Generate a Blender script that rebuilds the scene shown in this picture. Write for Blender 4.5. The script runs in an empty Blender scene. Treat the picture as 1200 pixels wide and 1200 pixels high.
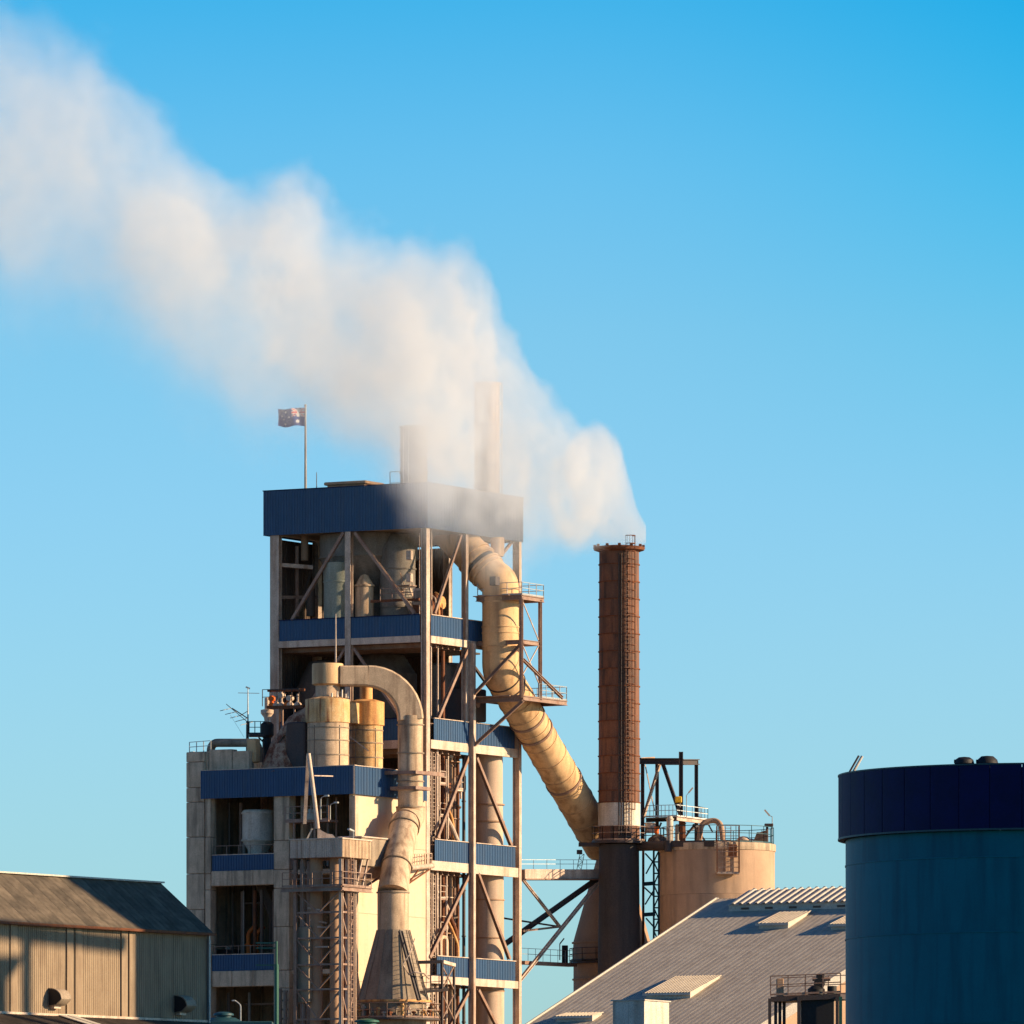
import bpy, math, random
from mathutils import Vector, Matrix
from math import radians, sin, cos, pi, sqrt, atan2

SC = bpy.context.scene
COL = SC.collection
# ---------------------------------------------------------------- camera
FPX, HOR, EYE = 10600.0, 1550.0, 1.7          # focal length in photo pixels, horizon row, eye height
cam_d = bpy.data.cameras.new("camera"); cam = bpy.data.objects.new("camera", cam_d); COL.objects.link(cam)
cam_d.sensor_width = 36.0; cam_d.lens = 36.0*FPX/1200.0
cam_d.shift_y = (HOR-600.0)/1200.0
cam_d.clip_start = 1.0; cam_d.clip_end = 20000.0
cam.location = (0, 0, EYE); cam.rotation_euler = (pi/2, 0, 0)
SC.camera = cam
# ---------------------------------------------------------------- sun and sky
SUN_EL, SUN_B = radians(19.0), radians(7.0)   # low sun from the right, slightly on the camera's side
sdir = Vector((cos(SUN_B)*cos(SUN_EL), -sin(SUN_B)*cos(SUN_EL), sin(SUN_EL)))
sun_d = bpy.data.lights.new("sun", 'SUN'); sun = bpy.data.objects.new("sun", sun_d); COL.objects.link(sun)
sun_d.energy = 5.0; sun_d.angle = radians(0.53); sun_d.color = (1.0, 0.74, 0.46)
sun.rotation_euler = sdir.to_track_quat('Z', 'Y').to_euler()
sun.location = (60, 600, 120)
world = bpy.data.worlds.new("World"); SC.world = world; world.use_nodes = True
wn, wl = world.node_tree.nodes, world.node_tree.links
wn.clear()
wo = wn.new('ShaderNodeOutputWorld'); bg = wn.new('ShaderNodeBackground'); sky = wn.new('ShaderNodeTexSky')
sky.sky_type = 'NISHITA'; sky.sun_disc = False; sky.sun_elevation = SUN_EL
sky.sun_rotation = atan2(sdir.x, sdir.y); sky.altitude = 0; sky.air_density = 1.0; sky.dust_density = 0.6; sky.ozone_density = 2.0
bg.inputs['Strength'].default_value = 0.09
tc = wn.new('ShaderNodeTexCoord'); sp = wn.new('ShaderNodeSeparateXYZ')
wl.new(tc.outputs['Generated'], sp.inputs[0])
mr = wn.new('ShaderNodeMapRange'); mr.inputs['From Min'].default_value = 0.0; mr.inputs['From Max'].default_value = 1.0
wl.new(sp.outputs['Z'], mr.inputs['Value'])
rp = wn.new('ShaderNodeValToRGB'); cr = rp.color_ramp
SKYRAMP = [(0.0, (0.60, 0.92, 1.25)), (0.0641, (0.563, 0.908, 1.239)), (0.0896, (0.512, 0.889, 1.215)), (0.1085, (0.454, 0.875, 1.155)), (0.127, (0.319, 0.844, 1.164)), (0.146, (0.135, 0.77, 1.135)), (0.20, (0.09, 0.58, 1.0)), (0.34, (0.05, 0.30, 0.68)), (1.0, (0.035, 0.14, 0.34))]
cr.elements[0].position = 0.0; cr.elements[0].color = (*SKYRAMP[0][1], 1)
cr.elements[1].position = 1.0; cr.elements[1].color = (*SKYRAMP[-1][1], 1)
for pos, c in SKYRAMP[1:-1]:
    e = cr.elements.new(pos); e.color = (*c, 1)
wl.new(mr.outputs[0], rp.inputs[0])
mx = wn.new('ShaderNodeMix'); mx.data_type = 'RGBA'; mx.blend_type = 'MULTIPLY'; mx.inputs[0].default_value = 1.0
wl.new(sky.outputs[0], mx.inputs[6]); wl.new(rp.outputs[0], mx.inputs[7])
# the clear sky deepens slowly toward the right and upward
az = wn.new('ShaderNodeMapRange'); az.interpolation_type = 'SMOOTHSTEP'; az.inputs['From Min'].default_value = 0.0; az.inputs['From Max'].default_value = 0.075; wl.new(sp.outputs['X'], az.inputs['Value'])
ez = wn.new('ShaderNodeMapRange'); ez.interpolation_type = 'SMOOTHSTEP'; ez.inputs['From Min'].default_value = 0.07; ez.inputs['From Max'].default_value = 0.165; wl.new(sp.outputs['Z'], ez.inputs['Value'])
ae = wn.new('ShaderNodeMath'); ae.operation = 'MULTIPLY'; wl.new(az.outputs[0], ae.inputs[0]); wl.new(ez.outputs[0], ae.inputs[1])
m4 = wn.new('ShaderNodeMix'); m4.data_type = 'RGBA'; m4.blend_type = 'MULTIPLY'; wl.new(ae.outputs[0], m4.inputs[0]); wl.new(mx.outputs[2], m4.inputs[6]); m4.inputs[7].default_value = (.12, .91, .97, 1)
wl.new(m4.outputs[2], bg.inputs['Color']); wl.new(bg.outputs[0], wo.inputs['Surface'])
SC.view_settings.view_transform = 'Standard'; SC.view_settings.look = 'None'
SC.view_settings.exposure = 0.9; SC.view_settings.gamma = 1.0
try: SC.view_settings.use_curve_mapping = False
except Exception: pass
SC.render.engine = 'CYCLES'
SC.cycles.volume_bounces = 4; SC.cycles.max_bounces = 8
SC.cycles.volume_step_rate = 2.0; SC.cycles.volume_max_steps = 256
# ---------------------------------------------------------------- frames
class Frame:
    def __init__(s, x, y, deg):
        s.o = Vector((x, y)); s.a = radians(deg)
        s.X = Vector((cos(s.a), sin(s.a))); s.Y = Vector((-sin(s.a), cos(s.a)))
    def world(s, p): return Vector((s.o.x+p[0]*s.X.x+p[1]*s.Y.x, s.o.y+p[0]*s.X.y+p[1]*s.Y.y, p[2]))
    def local(s, w):
        d = Vector((w[0], w[1]))-s.o; return Vector((d.dot(s.X), d.dot(s.Y), w[2]))
    def on_v(s, px, py, v):      # point seen at photo pixel on the plane y=v of this frame
        d = Vector(((px-600)/FPX, 1.0)); t = (v+s.o.dot(s.Y))/d.dot(s.Y)
        return s.local((d.x*t, t, (HOR-py)/FPX*t+EYE))
    def on_u(s, px, py, u):
        d = Vector(((px-600)/FPX, 1.0)); t = (u+s.o.dot(s.X))/d.dot(s.X)
        return s.local((d.x*t, t, (HOR-py)/FPX*t+EYE))
    def at(s, px, py, Y): return s.local(P(px, py, Y))
def P(px, py, Y): return Vector(((px-600)*Y/FPX, Y, (HOR-py)*Y/FPX+EYE))
def ZP(py, Y): return (HOR-py)*Y/FPX+EYE
TW = Frame(-6.67, 706.67, 60.5)      # steel tower: x runs along the lit face, y along the shaded face
WD = Frame(0, 0, 0)
FR = {}                               # root name -> (frame, origin)

def tag(o, label=None, cat=None, group=None, kind=None):
    if label: o['label'] = label
    if cat: o['category'] = cat
    if group: o['group'] = group
    if kind: o['kind'] = kind
    return o
def place(o, fr, org):
    o.location = fr.world(org); o.rotation_euler = (0, 0, fr.a)
def thing(name, label, cat, fr=WD, org=(0, 0, 0), group=None):
    o = bpy.data.objects.new(name, None); COL.objects.link(o); o.empty_display_size = 0.5
    place(o, fr, org); FR[o.name] = (fr, Vector(org)); tag(o, label, cat, group); return o
def root_of(o):
    while o.parent: o = o.parent
    return o
def copy_tree(o, parent=None):
    c = o.copy(); COL.objects.link(c); c.parent = parent
    for ch in list(o.children): copy_tree(ch, c)
    if parent is None: FR[c.name] = FR[o.name]
    return c
MESHREF = {}
class MB:
    def __init__(s): s.v = []; s.f = []
    def quad(s, *p):
        n = len(s.v); s.v += [Vector(q) for q in p]; s.f.append(tuple(range(n, n+len(p)))); return s
    def box(s, x0, y0, z0, x1, y1, z1):
        if x0 > x1: x0, x1 = x1, x0
        if y0 > y1: y0, y1 = y1, y0
        if z0 > z1: z0, z1 = z1, z0
        n = len(s.v)
        s.v += [Vector(q) for q in ((x0,y0,z0),(x1,y0,z0),(x1,y1,z0),(x0,y1,z0),(x0,y0,z1),(x1,y0,z1),(x1,y1,z1),(x0,y1,z1))]
        s.f += [tuple(n+i for i in q) for q in ((0,3,2,1),(4,5,6,7),(0,1,5,4),(1,2,6,5),(2,3,7,6),(3,0,4,7))]
        return s
    def bbox(s, x0, y0, z0, x1, y1, z1, b=0.03):
        # box with bevelled vertical and horizontal edges (octagon in plan, chamfered top and bottom)
        if x0 > x1: x0, x1 = x1, x0
        if y0 > y1: y0, y1 = y1, y0
        if z0 > z1: z0, z1 = z1, z0
        def ring(i, z):
            return [(x0+b+i,y0+i,z),(x1-b-i,y0+i,z),(x1-i,y0+b+i,z),(x1-i,y1-b-i,z),(x1-b-i,y1-i,z),(x0+b+i,y1-i,z),(x0+i,y1-b-i,z),(x0+i,y0+b+i,z)]
        n = len(s.v)
        for i, z in ((b, z0), (0, z0+b), (0, z1-b), (b, z1)): s.v += [Vector(q) for q in ring(i, z)]
        for k in range(3):
            for j in range(8):
                a = n+k*8+j; c = n+k*8+(j+1) % 8
                s.f.append((a, c, c+8, a+8))
        s.f.append(tuple(n+7-j for j in range(8))); s.f.append(tuple(n+24+j for j in range(8)))
        return s
    def beam(s, p, q, w, h=None, up=(0, 0, 1)):
        h = h or w; p = Vector(p); q = Vector(q); d = (q-p).normalized(); up = Vector(up)
        if abs(d.dot(up)) > 0.98: up = Vector((1, 0, 0))
        x = d.cross(up).normalized(); y = x.cross(d).normalized(); n = len(s.v)
        for e in (p, q):
            for a, b in ((-1,-1),(1,-1),(1,1),(-1,1)): s.v.append(e+x*(a*w/2)+y*(b*h/2))
        s.f += [tuple(n+i for i in k) for k in ((0,1,2,3),(7,6,5,4),(0,4,5,1),(1,5,6,2),(2,6,7,3),(3,7,4,0))]
        return s
    def hbeam(s, p, q, w, h, t=0.05, up=(0, 0, 1)):     # rolled H section: two flanges and a web
        p = Vector(p); q = Vector(q); d = (q-p).normalized(); u = Vector(up)
        if abs(d.dot(u)) > 0.98: u = Vector((1, 0, 0))
        x = d.cross(u).normalized(); y = x.cross(d).normalized()
        s.beam(p+y*(h/2-t/2), q+y*(h/2-t/2), w, t, up); s.beam(p-y*(h/2-t/2), q-y*(h/2-t/2), w, t, up)
        s.beam(p, q, t, h-2*t-.002, up); return s
    def sweep(s, pts, sec, caps=True, scales=None):      # sec: list of (a,b) in the section plane
        pts = [Vector(p) for p in pts]; n0 = len(s.v); m = len(sec)
        t0 = (pts[1]-pts[0]).normalized()
        up = Vector((0, 0, 1)) if abs(t0.z) < 0.9 else Vector((0, 1, 0))
        x = t0.cross(up).normalized(); y = x.cross(t0).normalized()
        for i, p in enumerate(pts):
            if i == 0: t = (pts[1]-pts[0]).normalized(); mit = 1
            elif i == len(pts)-1: t = (pts[-1]-pts[-2]).normalized()
            else:
                t = ((pts[i]-pts[i-1]).normalized()+(pts[i+1]-pts[i]).normalized()).normalized()
            q = t0.rotation_difference(t); x = q @ x; y = q @ y; t0 = t
            k = scales[i] if scales else 1
            for a, b in sec: s.v.append(p+x*(a*k)+y*(b*k))
        for i in range(len(pts)-1):
            for j in range(m):
                a = n0+i*m+j; b = n0+i*m+(j+1) % m
                s.f.append((a, b, b+m, a+m))
        if caps:
            s.f.append(tuple(n0+m-1-j for j in range(m))); e = n0+(len(pts)-1)*m
            s.f.append(tuple(e+j for j in range(m)))
        return s
    def pipe(s, pts, r, n=12, caps=True, scales=None):
        return s.sweep(pts, [(r*cos(2*pi*j/n), r*sin(2*pi*j/n)) for j in range(n)], caps, scales)
    def tube(s, p, q, r, r2=None, n=12, caps=True):
        r2 = r if r2 is None else r2
        return s.pipe([p, q], 1.0, n, caps, [r, r2])
    def lathe(s, c, prof, n=32, a0=0.0, a1=2*pi, axis=None):
        # prof: list of (radius, height above c); closed ring unless a0..a1 given
        c = Vector(c); full = abs(a1-a0-2*pi) < 1e-6; m = n if full else n+1; n0 = len(s.v)
        for r, z in prof:
            for j in range(m):
                a = a0+(a1-a0)*j/n
                s.v.append(c+Vector((max(r, 1e-4)*cos(a), max(r, 1e-4)*sin(a), z)))
        for i in range(len(prof)-1):
            for j in range(n):
                a = n0+i*m+j; b = n0+i*m+(j+1) % m
                s.f.append((a, b, b+m, a+m))
        if full:
            if prof[0][0] > 1e-3: s.f.append(tuple(n0+n-1-j for j in range(n)))
            if prof[-1][0] > 1e-3: s.f.append(tuple(n0+(len(prof)-1)*n+j for j in range(n)))
        return s
    def ring(s, c, r0, r1, z0, z1, n=32):               # flat hoop
        s.lathe(c, [(r0, z0), (r1, z0), (r1, z1), (r0, z1), (r0, z0+0.0001)], n)
        s.f.pop(); s.f.pop(); return s
    def prism(s, poly, d):                              # planar polygon extruded by d
        poly = [Vector(p) for p in poly]; d = Vector(d); n = len(s.v); m = len(poly)
        s.v += poly; s.v += [p+d for p in poly]
        s.f.append(tuple(n+m-1-j for j in range(m))); s.f.append(tuple(n+m+j for j in range(m)))
        for j in range(m): s.f.append((n+j, n+(j+1) % m, n+m+(j+1) % m, n+m+j))
        return s
    def corr(s, o, along, up, L, H, nrm, pitch=0.25, dep=0.04, th=0.02):   # ribbed sheet, both skins
        o = Vector(o); along = Vector(along).normalized(); up = Vector(up).normalized(); nrm = Vector(nrm).normalized()
        k = max(1, round(L/pitch)); pt = L/k; prof = []
        for i in range(k):
            b = i*pt; prof += [(b, 0), (b+pt*.5, 0), (b+pt*.62, dep), (b+pt*.88, dep)]
        prof.append((L, 0)); n = len(s.v); m = len(prof)
        for off in (0, -th):
            for hh in (0, H):
                for a, d in prof: s.v.append(o+along*a+up*hh+nrm*(d+off))
        for j in range(m-1):
            s.f.append((n+j, n+j+1, n+m+j+1, n+m+j))
            s.f.append((n+2*m+j, n+3*m+j, n+3*m+j+1, n+2*m+j+1))
            s.f.append((n+j, n+2*m+j, n+2*m+j+1, n+j+1)); s.f.append((n+m+j, n+m+j+1, n+3*m+j+1, n+3*m+j))
        s.f.append((n, n+m, n+3*m, n+2*m)); s.f.append((n+m-1, n+3*m-1, n+4*m-1, n+2*m-1))
        return s
    def rail(s, pts, h=1.1, step=1.3, r=0.025, toe=True):
        pts = [Vector(p) for p in pts]
        for a, b in zip(pts[:-1], pts[1:]):
            for hh in (h, h*.55): s.beam(a+Vector((0,0,hh)), b+Vector((0,0,hh)), 2*r, 2*r)
            if toe: s.beam(a+Vector((0,0,.08)), b+Vector((0,0,.08)), 0.02, 0.12)
            k = max(1, int((b-a).length/step+.5))
            for i in range(k+1):
                p = a.lerp(b, i/k); s.beam(p, p+Vector((0,0,h)), 2*r, 2*r)
        return s
    def ladder(s, p, q, side, w=0.45, step=0.35, r=0.03):
        p = Vector(p); q = Vector(q); side = Vector(side).normalized()*w/2
        s.beam(p-side, q-side, 2*r, 2*r); s.beam(p+side, q+side, 2*r, 2*r)
        k = int((q-p).length/step)
        for i in range(k):
            c = p.lerp(q, (i+.5)/k); s.beam(c-side, c+side, .03, .03)
        return s
    def cage(s, p, q, out, r=0.38, step=0.9, n=8):
        p = Vector(p); q = Vector(q); out = Vector(out).normalized(); sd = Vector((-out.y, out.x, 0))
        k = max(2, int((q-p).length/step)); arc = [(-.5+j/n)*1.5*pi for j in range(n+1)]
        def pt(c, a): return c+out*(r*.8+r*cos(a))+sd*(r*sin(a))
        for i in range(k+1):
            c = p.lerp(q, i/k)
            for j in range(n): s.beam(pt(c, arc[j]), pt(c, arc[j+1]), 0.02, 0.06)
        for j in range(1, n, 1): s.beam(pt(p, arc[j]), pt(q, arc[j]), 0.025, 0.025)
        return s
    def truss(s, p, q, off, n, w=0.08):                 # flat lattice between chord pq and chord pq+off
        p = Vector(p); q = Vector(q); off = Vector(off)
        s.beam(p, q, w, w); s.beam(p+off, q+off, w, w)
        for i in range(n):
            a = p.lerp(q, i/n); b = p.lerp(q, (i+1)/n)
            s.beam(a, a+off, w*.7, w*.7)
            if i % 2: s.beam(a, b+off, w*.7, w*.7)
            else: s.beam(a+off, b, w*.7, w*.7)
        s.beam(q, q+off, w*.7, w*.7); return s
    def mesh(s, name, mat, org=(0, 0, 0), smooth=True):
        me = bpy.data.meshes.new(name); org = Vector(org)
        me.from_pydata([v-org for v in s.v], [], s.f); me.validate()
        import bmesh
        bm = bmesh.new(); bm.from_mesh(me); bmesh.ops.recalc_face_normals(bm, faces=bm.faces[:]); bm.to_mesh(me); bm.free()
        if smooth:
            me.polygons.foreach_set('use_smooth', [True]*len(me.polygons)); me.set_sharp_from_angle(angle=radians(32))
        me.materials.append(M[mat]); return me
    def part(s, name, mat, parent, label=None, kind=None, smooth=True):
        r = root_of(parent); fr, org = FR[r.name]
        o = bpy.data.objects.new(name, s.mesh(name, mat, org, smooth)); COL.objects.link(o); o.parent = parent
        if label: o['label'] = label
        if kind: o['kind'] = kind
        return o
    def solo(s, name, mat, label=None, cat=None, fr=WD, org=(0, 0, 0), group=None, kind=None, smooth=True):
        o = bpy.data.objects.new(name, s.mesh(name, mat, org, smooth)); COL.objects.link(o)
        place(o, fr, org); FR[o.name] = (fr, Vector(org)); tag(o, label, cat, group, kind); return o
def arc_pts(p0, p1, c, n=8):
    """points from p0 to p1 round centre c (quarter or less)"""
    p0, p1, c = Vector(p0), Vector(p1), Vector(c); a, b = p0-c, p1-c; w = a.angle(b)
    return [c+(a*sin((1-t)*w)+b*sin(t*w))/sin(w) for t in [i/n for i in range(n+1)]]
def bend(pts, r=0.6, n=6):
    """polyline with rounded corners"""
    pts = [Vector(p) for p in pts]; out = [pts[0]]
    for i in range(1, len(pts)-1):
        a, b, c = pts[i-1], pts[i], pts[i+1]; k = min(r, (a-b).length*.48, (c-b).length*.48)
        p, q = b+(a-b).normalized()*k, b+(c-b).normalized()*k
        for j in range(n+1):
            t = j/n; out.append(p*(1-t)**2+b*2*t*(1-t)+q*t*t)
    out.append(pts[-1]); return out
# ---------------------------------------------------------------- materials
M = {}
def mat(name, c1, c2=None, rough=0.75, scale=0.6, streak=None, samt=0.5, bump=0.15, bscale=12, metal=0.0, spec=0.3, fine=0.25, sscale=1.6, patch=0.5):
    m = bpy.data.materials.new(name); m.use_nodes = True; nt = m.node_tree; n, l = nt.nodes, nt.links
    b = n['Principled BSDF']; b.inputs['Roughness'].default_value = rough; b.inputs['Metallic'].default_value = metal
    b.inputs['Specular IOR Level'].default_value = spec
    c2 = c2 or tuple(x*.75 for x in c1)
    t = n.new('ShaderNodeTexCoord')
    oi = n.new('ShaderNodeObjectInfo')
    a1 = n.new('ShaderNodeVectorMath'); a1.operation = 'SCALE'; a1.inputs['Scale'].default_value = 37.0
    cmb = n.new('ShaderNodeCombineXYZ'); l.new(oi.outputs['Random'], cmb.inputs[0]); l.new(oi.outputs['Random'], cmb.inputs[1])
    l.new(cmb.outputs[0], a1.inputs[0])
    a2 = n.new('ShaderNodeVectorMath'); a2.operation = 'ADD'; l.new(t.outputs['Object'], a2.inputs[0]); l.new(a1.outputs[0], a2.inputs[1])
    co = a2.outputs[0]
    n1 = n.new('ShaderNodeTexNoise'); n1.inputs['Scale'].default_value = scale; n1.inputs['Detail'].default_value = 6; n1.inputs['Roughness'].default_value = .65
    l.new(co, n1.inputs['Vector'])
    r1 = n.new('ShaderNodeMapRange'); r1.inputs['From Min'].default_value = .5-.3*patch; r1.inputs['From Max'].default_value = .5+.3*patch
    l.new(n1.outputs[0], r1.inputs['Value'])
    m1 = n.new('ShaderNodeMix'); m1.data_type = 'RGBA'; l.new(r1.outputs[0], m1.inputs[0])
    m1.inputs[6].default_value = (*c1, 1); m1.inputs[7].default_value = (*c2, 1); out = m1.outputs[2]
    if streak:
        mp = n.new('ShaderNodeMapping'); mp.inputs['Scale'].default_value = (sscale, sscale, sscale*.09); l.new(co, mp.inputs[0])
        n2 = n.new('ShaderNodeTexNoise'); n2.inputs['Scale'].default_value = 1.0; n2.inputs['Detail'].default_value = 5; l.new(mp.outputs[0], n2.inputs['Vector'])
        r2 = n.new('ShaderNodeMapRange'); r2.inputs['From Min'].default_value = .48; r2.inputs['From Max'].default_value = .68; r2.inputs['To Max'].default_value = samt
        l.new(n2.outputs[0], r2.inputs['Value'])
        m2 = n.new('ShaderNodeMix'); m2.data_type = 'RGBA'; l.new(r2.outputs[0], m2.inputs[0]); l.new(out, m2.inputs[6]); m2.inputs[7].default_value = (*streak, 1); out = m2.outputs[2]
    n3 = n.new('ShaderNodeTexNoise'); n3.inputs['Scale'].default_value = bscale; n3.inputs['Detail'].default_value = 3; l.new(co, n3.inputs['Vector'])
    r3 = n.new('ShaderNodeMapRange'); r3.inputs['From Min'].default_value = .3; r3.inputs['From Max'].default_value = .7; r3.inputs['To Min'].default_value = 1-fine; r3.inputs['To Max'].default_value = 1+fine*.6
    l.new(n3.outputs[0], r3.inputs['Value'])
    m3 = n.new('ShaderNodeVectorMath'); m3.operation = 'SCALE'; l.new(out, m3.inputs[0]); l.new(r3.outputs[0], m3.inputs['Scale'])
    l.new(m3.outputs[0], b.inputs['Base Color'])
    bp = n.new('ShaderNodeBump'); bp.inputs['Strength'].default_value = bump; bp.inputs['Distance'].default_value = 0.05
    l.new(n3.outputs[0], bp.inputs['Height']); l.new(bp.outputs[0], b.inputs['Normal'])
    M[name] = m; return m
mat('blue_cladding', (.014,.066,.155), (.020,.074,.17), rough=.55, streak=(.035,.07,.13), samt=.55, bump=.03, fine=.10, spec=.42)
_b = M['blue_cladding'].node_tree.nodes['Principled BSDF']; _b.inputs['Sheen Weight'].default_value = .28; _b.inputs['Sheen Roughness'].default_value = .35; _b.inputs['Sheen Tint'].default_value = (.75,.80,1,1)
mat('concrete', (.66,.49,.34), (.47,.35,.24), rough=.9, streak=(.19,.145,.105), samt=.75, scale=.7, fine=.2, sscale=2.2)
mat('render_wall', (.63,.48,.335), (.57,.43,.295), rough=.9, streak=(.42,.31,.20), samt=.35, scale=.25, fine=.06, bscale=5)
mat('steel', (.34,.23,.17), (.24,.15,.115), rough=.6, streak=(.22,.09,.045), samt=.5, scale=1.2)
mat('pale_steel', (.60,.47,.37), (.42,.32,.25), rough=.65, streak=(.26,.13,.075), samt=.65, scale=1.4)
mat('beam_paint', (.66,.52,.41), (.52,.40,.31), rough=.7, streak=(.30,.18,.12), samt=.6, scale=.8)
mat('dark_steel', (.05,.045,.045), (.07,.05,.045), rough=.6, streak=(.09,.045,.03), samt=.5, scale=1.2)
mat('teal_steel', (.012,.06,.075), (.02,.07,.085), rough=.5)
mat('green_steel', (.02,.10,.07), (.03,.12,.09), rough=.5)
mat('galvanised', (.42,.43,.42), (.32,.33,.32), rough=.45, metal=.4)
mat('yellow_duct', (.68,.45,.24), (.57,.36,.18), rough=.75, streak=(.28,.15,.075), samt=.65, scale=.5, fine=.14)
mat('cream_duct', (.63,.455,.30), (.46,.33,.215), rough=.75, streak=(.22,.135,.085), samt=.8, scale=.8, fine=.2, sscale=2.2)
mat('ochre', (.72,.40,.16), (.62,.31,.10), rough=.7, streak=(.22,.08,.03), samt=.85, scale=.9, fine=.25)
mat('tan_vessel', (.42,.27,.17), (.36,.22,.14), rough=.85, streak=(.28,.16,.10), samt=.4, scale=.4, fine=.12)
mat('silo_tan', (.50,.33,.215), (.40,.26,.17), rough=.9, streak=(.20,.14,.10), samt=.45, scale=.35, fine=.08)
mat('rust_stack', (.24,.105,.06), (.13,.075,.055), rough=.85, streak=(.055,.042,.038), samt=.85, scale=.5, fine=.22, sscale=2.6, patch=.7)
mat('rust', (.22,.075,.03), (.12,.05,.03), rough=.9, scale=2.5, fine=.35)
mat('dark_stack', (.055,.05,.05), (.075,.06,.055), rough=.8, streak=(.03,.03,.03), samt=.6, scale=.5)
mat('white_paint', (.70,.63,.53), (.55,.48,.39), rough=.65, streak=(.34,.25,.17), samt=.6)
mat('hopper_grey', (.36,.28,.20), (.26,.205,.15), rough=.8, streak=(.13,.09,.06), samt=.6, scale=.8, fine=.25, bscale=14)
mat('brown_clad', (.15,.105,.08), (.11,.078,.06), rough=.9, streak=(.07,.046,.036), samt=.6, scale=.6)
mat('grey_vessel', (.26,.23,.19), (.20,.17,.14), rough=.75, streak=(.13,.09,.06), samt=.5, scale=.8)
mat('pale_green_vessel', (.30,.33,.28), (.24,.27,.23), rough=.6, streak=(.16,.14,.10), samt=.4)
mat('floor_plate', (.09,.075,.06), (.06,.05,.045), rough=.9)
mat('dusty_rust', (.20,.075,.045), (.42,.28,.19), rough=.95, scale=1.6, fine=.4, patch=.3)
mat('roof_sheet', (.56,.48,.365), (.46,.39,.30), rough=.75, streak=(.34,.28,.21), samt=.5, scale=.3, fine=.1)
mat('roof_pale', (.55,.50,.42), (.46,.42,.36), rough=.6)
mat('shed_wall', (.31,.235,.16), (.25,.185,.125), rough=.8, streak=(.14,.095,.065), samt=.5, scale=.35, sscale=3.4, fine=.06, spec=.08)
mat('shed_roof', (.17,.135,.10), (.08,.066,.052), rough=.85, streak=(.07,.06,.045), samt=.6, scale=.35, fine=.2, bscale=2.0, spec=.1, sscale=.8, patch=.45)
mat('tank_blue', (.001,.14,.19), (.001,.115,.16), rough=.5, streak=(.003,.065,.10), samt=.55, scale=.2, fine=.06, bump=.02, spec=.10)
mat('tank_lid', (.001,.006,.065), (.001,.005,.045), rough=.55, bump=.03, fine=.12, spec=.12)
mat('black', (.015,.015,.018), (.02,.02,.02), rough=.6)
mat('yellow_paint', (.75,.42,.02), (.65,.34,.02), rough=.5)
mat('orange_paint_and_sun', (.70,.16,.02), (.6,.12,.02), rough=.6)  # valve paint; on the bay pipes it stands in for sunlight
mat('flag_blue', (.02,.055,.28), (.02,.05,.24), rough=.8)
mat('flag_white', (.80,.78,.76), (.75,.73,.7), rough=.8)
mat('flag_red', (.55,.03,.03), (.5,.03,.03), rough=.8)
mat('gravel', (.38,.31,.23), (.30,.245,.18), rough=1.0, scale=.05, bscale=3)
mat('glass', (.03,.05,.06), (.04,.06,.07), rough=.1, spec=.6)
mat('bounce_cut_dark', (.05,.047,.042), (.04,.038,.035), rough=.95, scale=.1, bscale=4)  # colour of the added unseen sheet that keeps ground bounce low
mat('flue_tan', (.56,.42,.31), (.47,.34,.25), rough=.85, streak=(.30,.19,.12), samt=.5, scale=.4, fine=.12)
mat('stained_cream', (.66,.45,.24), (.56,.33,.13), rough=.75, streak=(.20,.07,.03), samt=.9, scale=1.4, fine=.25, sscale=3.4)
# ================================================================ ground
g = MB(); g.quad((-9000,-300,0),(9000,-300,0),(9000,12000,0),(-9000,12000,0))
g.solo('ground', 'gravel', kind='structure', smooth=False)
g = MB(); g.quad((-150,150,.004),(150,150,.004),(150,606,.004),(-150,606,.004))
g.solo('bounce_cut_sheet', 'bounce_cut_dark', kind='structure', smooth=False)  # unseen dark sheet, added to cut ground bounce onto the shaded shed and tank
# ================================================================ steel preheater tower
UL, VL = 14.8, 14.2
FIRST = {}
def share(key, mk, name, mat, parent, loc=(0,0,0), kind=None, label=None):
    """link an object that shares its mesh with the other pieces of the same key"""
    if key not in MESHREF: MESHREF[key] = mk().mesh(name, mat)
    o = bpy.data.objects.new(name, MESHREF[key]); COL.objects.link(o); o.parent = parent
    r = root_of(parent); o.location = Vector(loc)-FR[r.name][1]
    if kind: o['kind'] = kind
    if label: o['label'] = label
    return o
tower = thing('steel_tower', 'tall open steel-framed tower with dark blue bands and a blue top storey', 'tower', TW)
Lv = {'r': 67.3, 'rb': 63.8, 2: (57.03, 55.42, 54.95), 3: (48.97, 47.3, 46.7), 4: (39.5, 37.85, 37.2), 5: (30.4, 28.85, 28.35), 6: (21.2, 19.6, 19.1), 7: (12.0, 10.4, 9.9)}
def clad_row(parent, fr_pt, along, nrm, L, z0, z1, sheet=1.25, mat='blue_cladding', pitch=.25, dep=.045, name='cladding_panel'):
    """a row of ribbed cladding sheets, each its own part, with a 12 mm joint"""
    k = max(1, round(L/sheet)); w = L/k; along = Vector(along).normalized(); p = Vector(fr_pt)
    for i in range(k):
        key = (name, mat, round(w, 3), round(z1-z0, 3), tuple(along), tuple(nrm), pitch)
        share(key, lambda: MB().corr((0,0,0), along, (0,0,1), w-.012, z1-z0, nrm, pitch, dep, .03), name, mat, parent, p+along*(i*w)+Vector((0,0,z0)))
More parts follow.
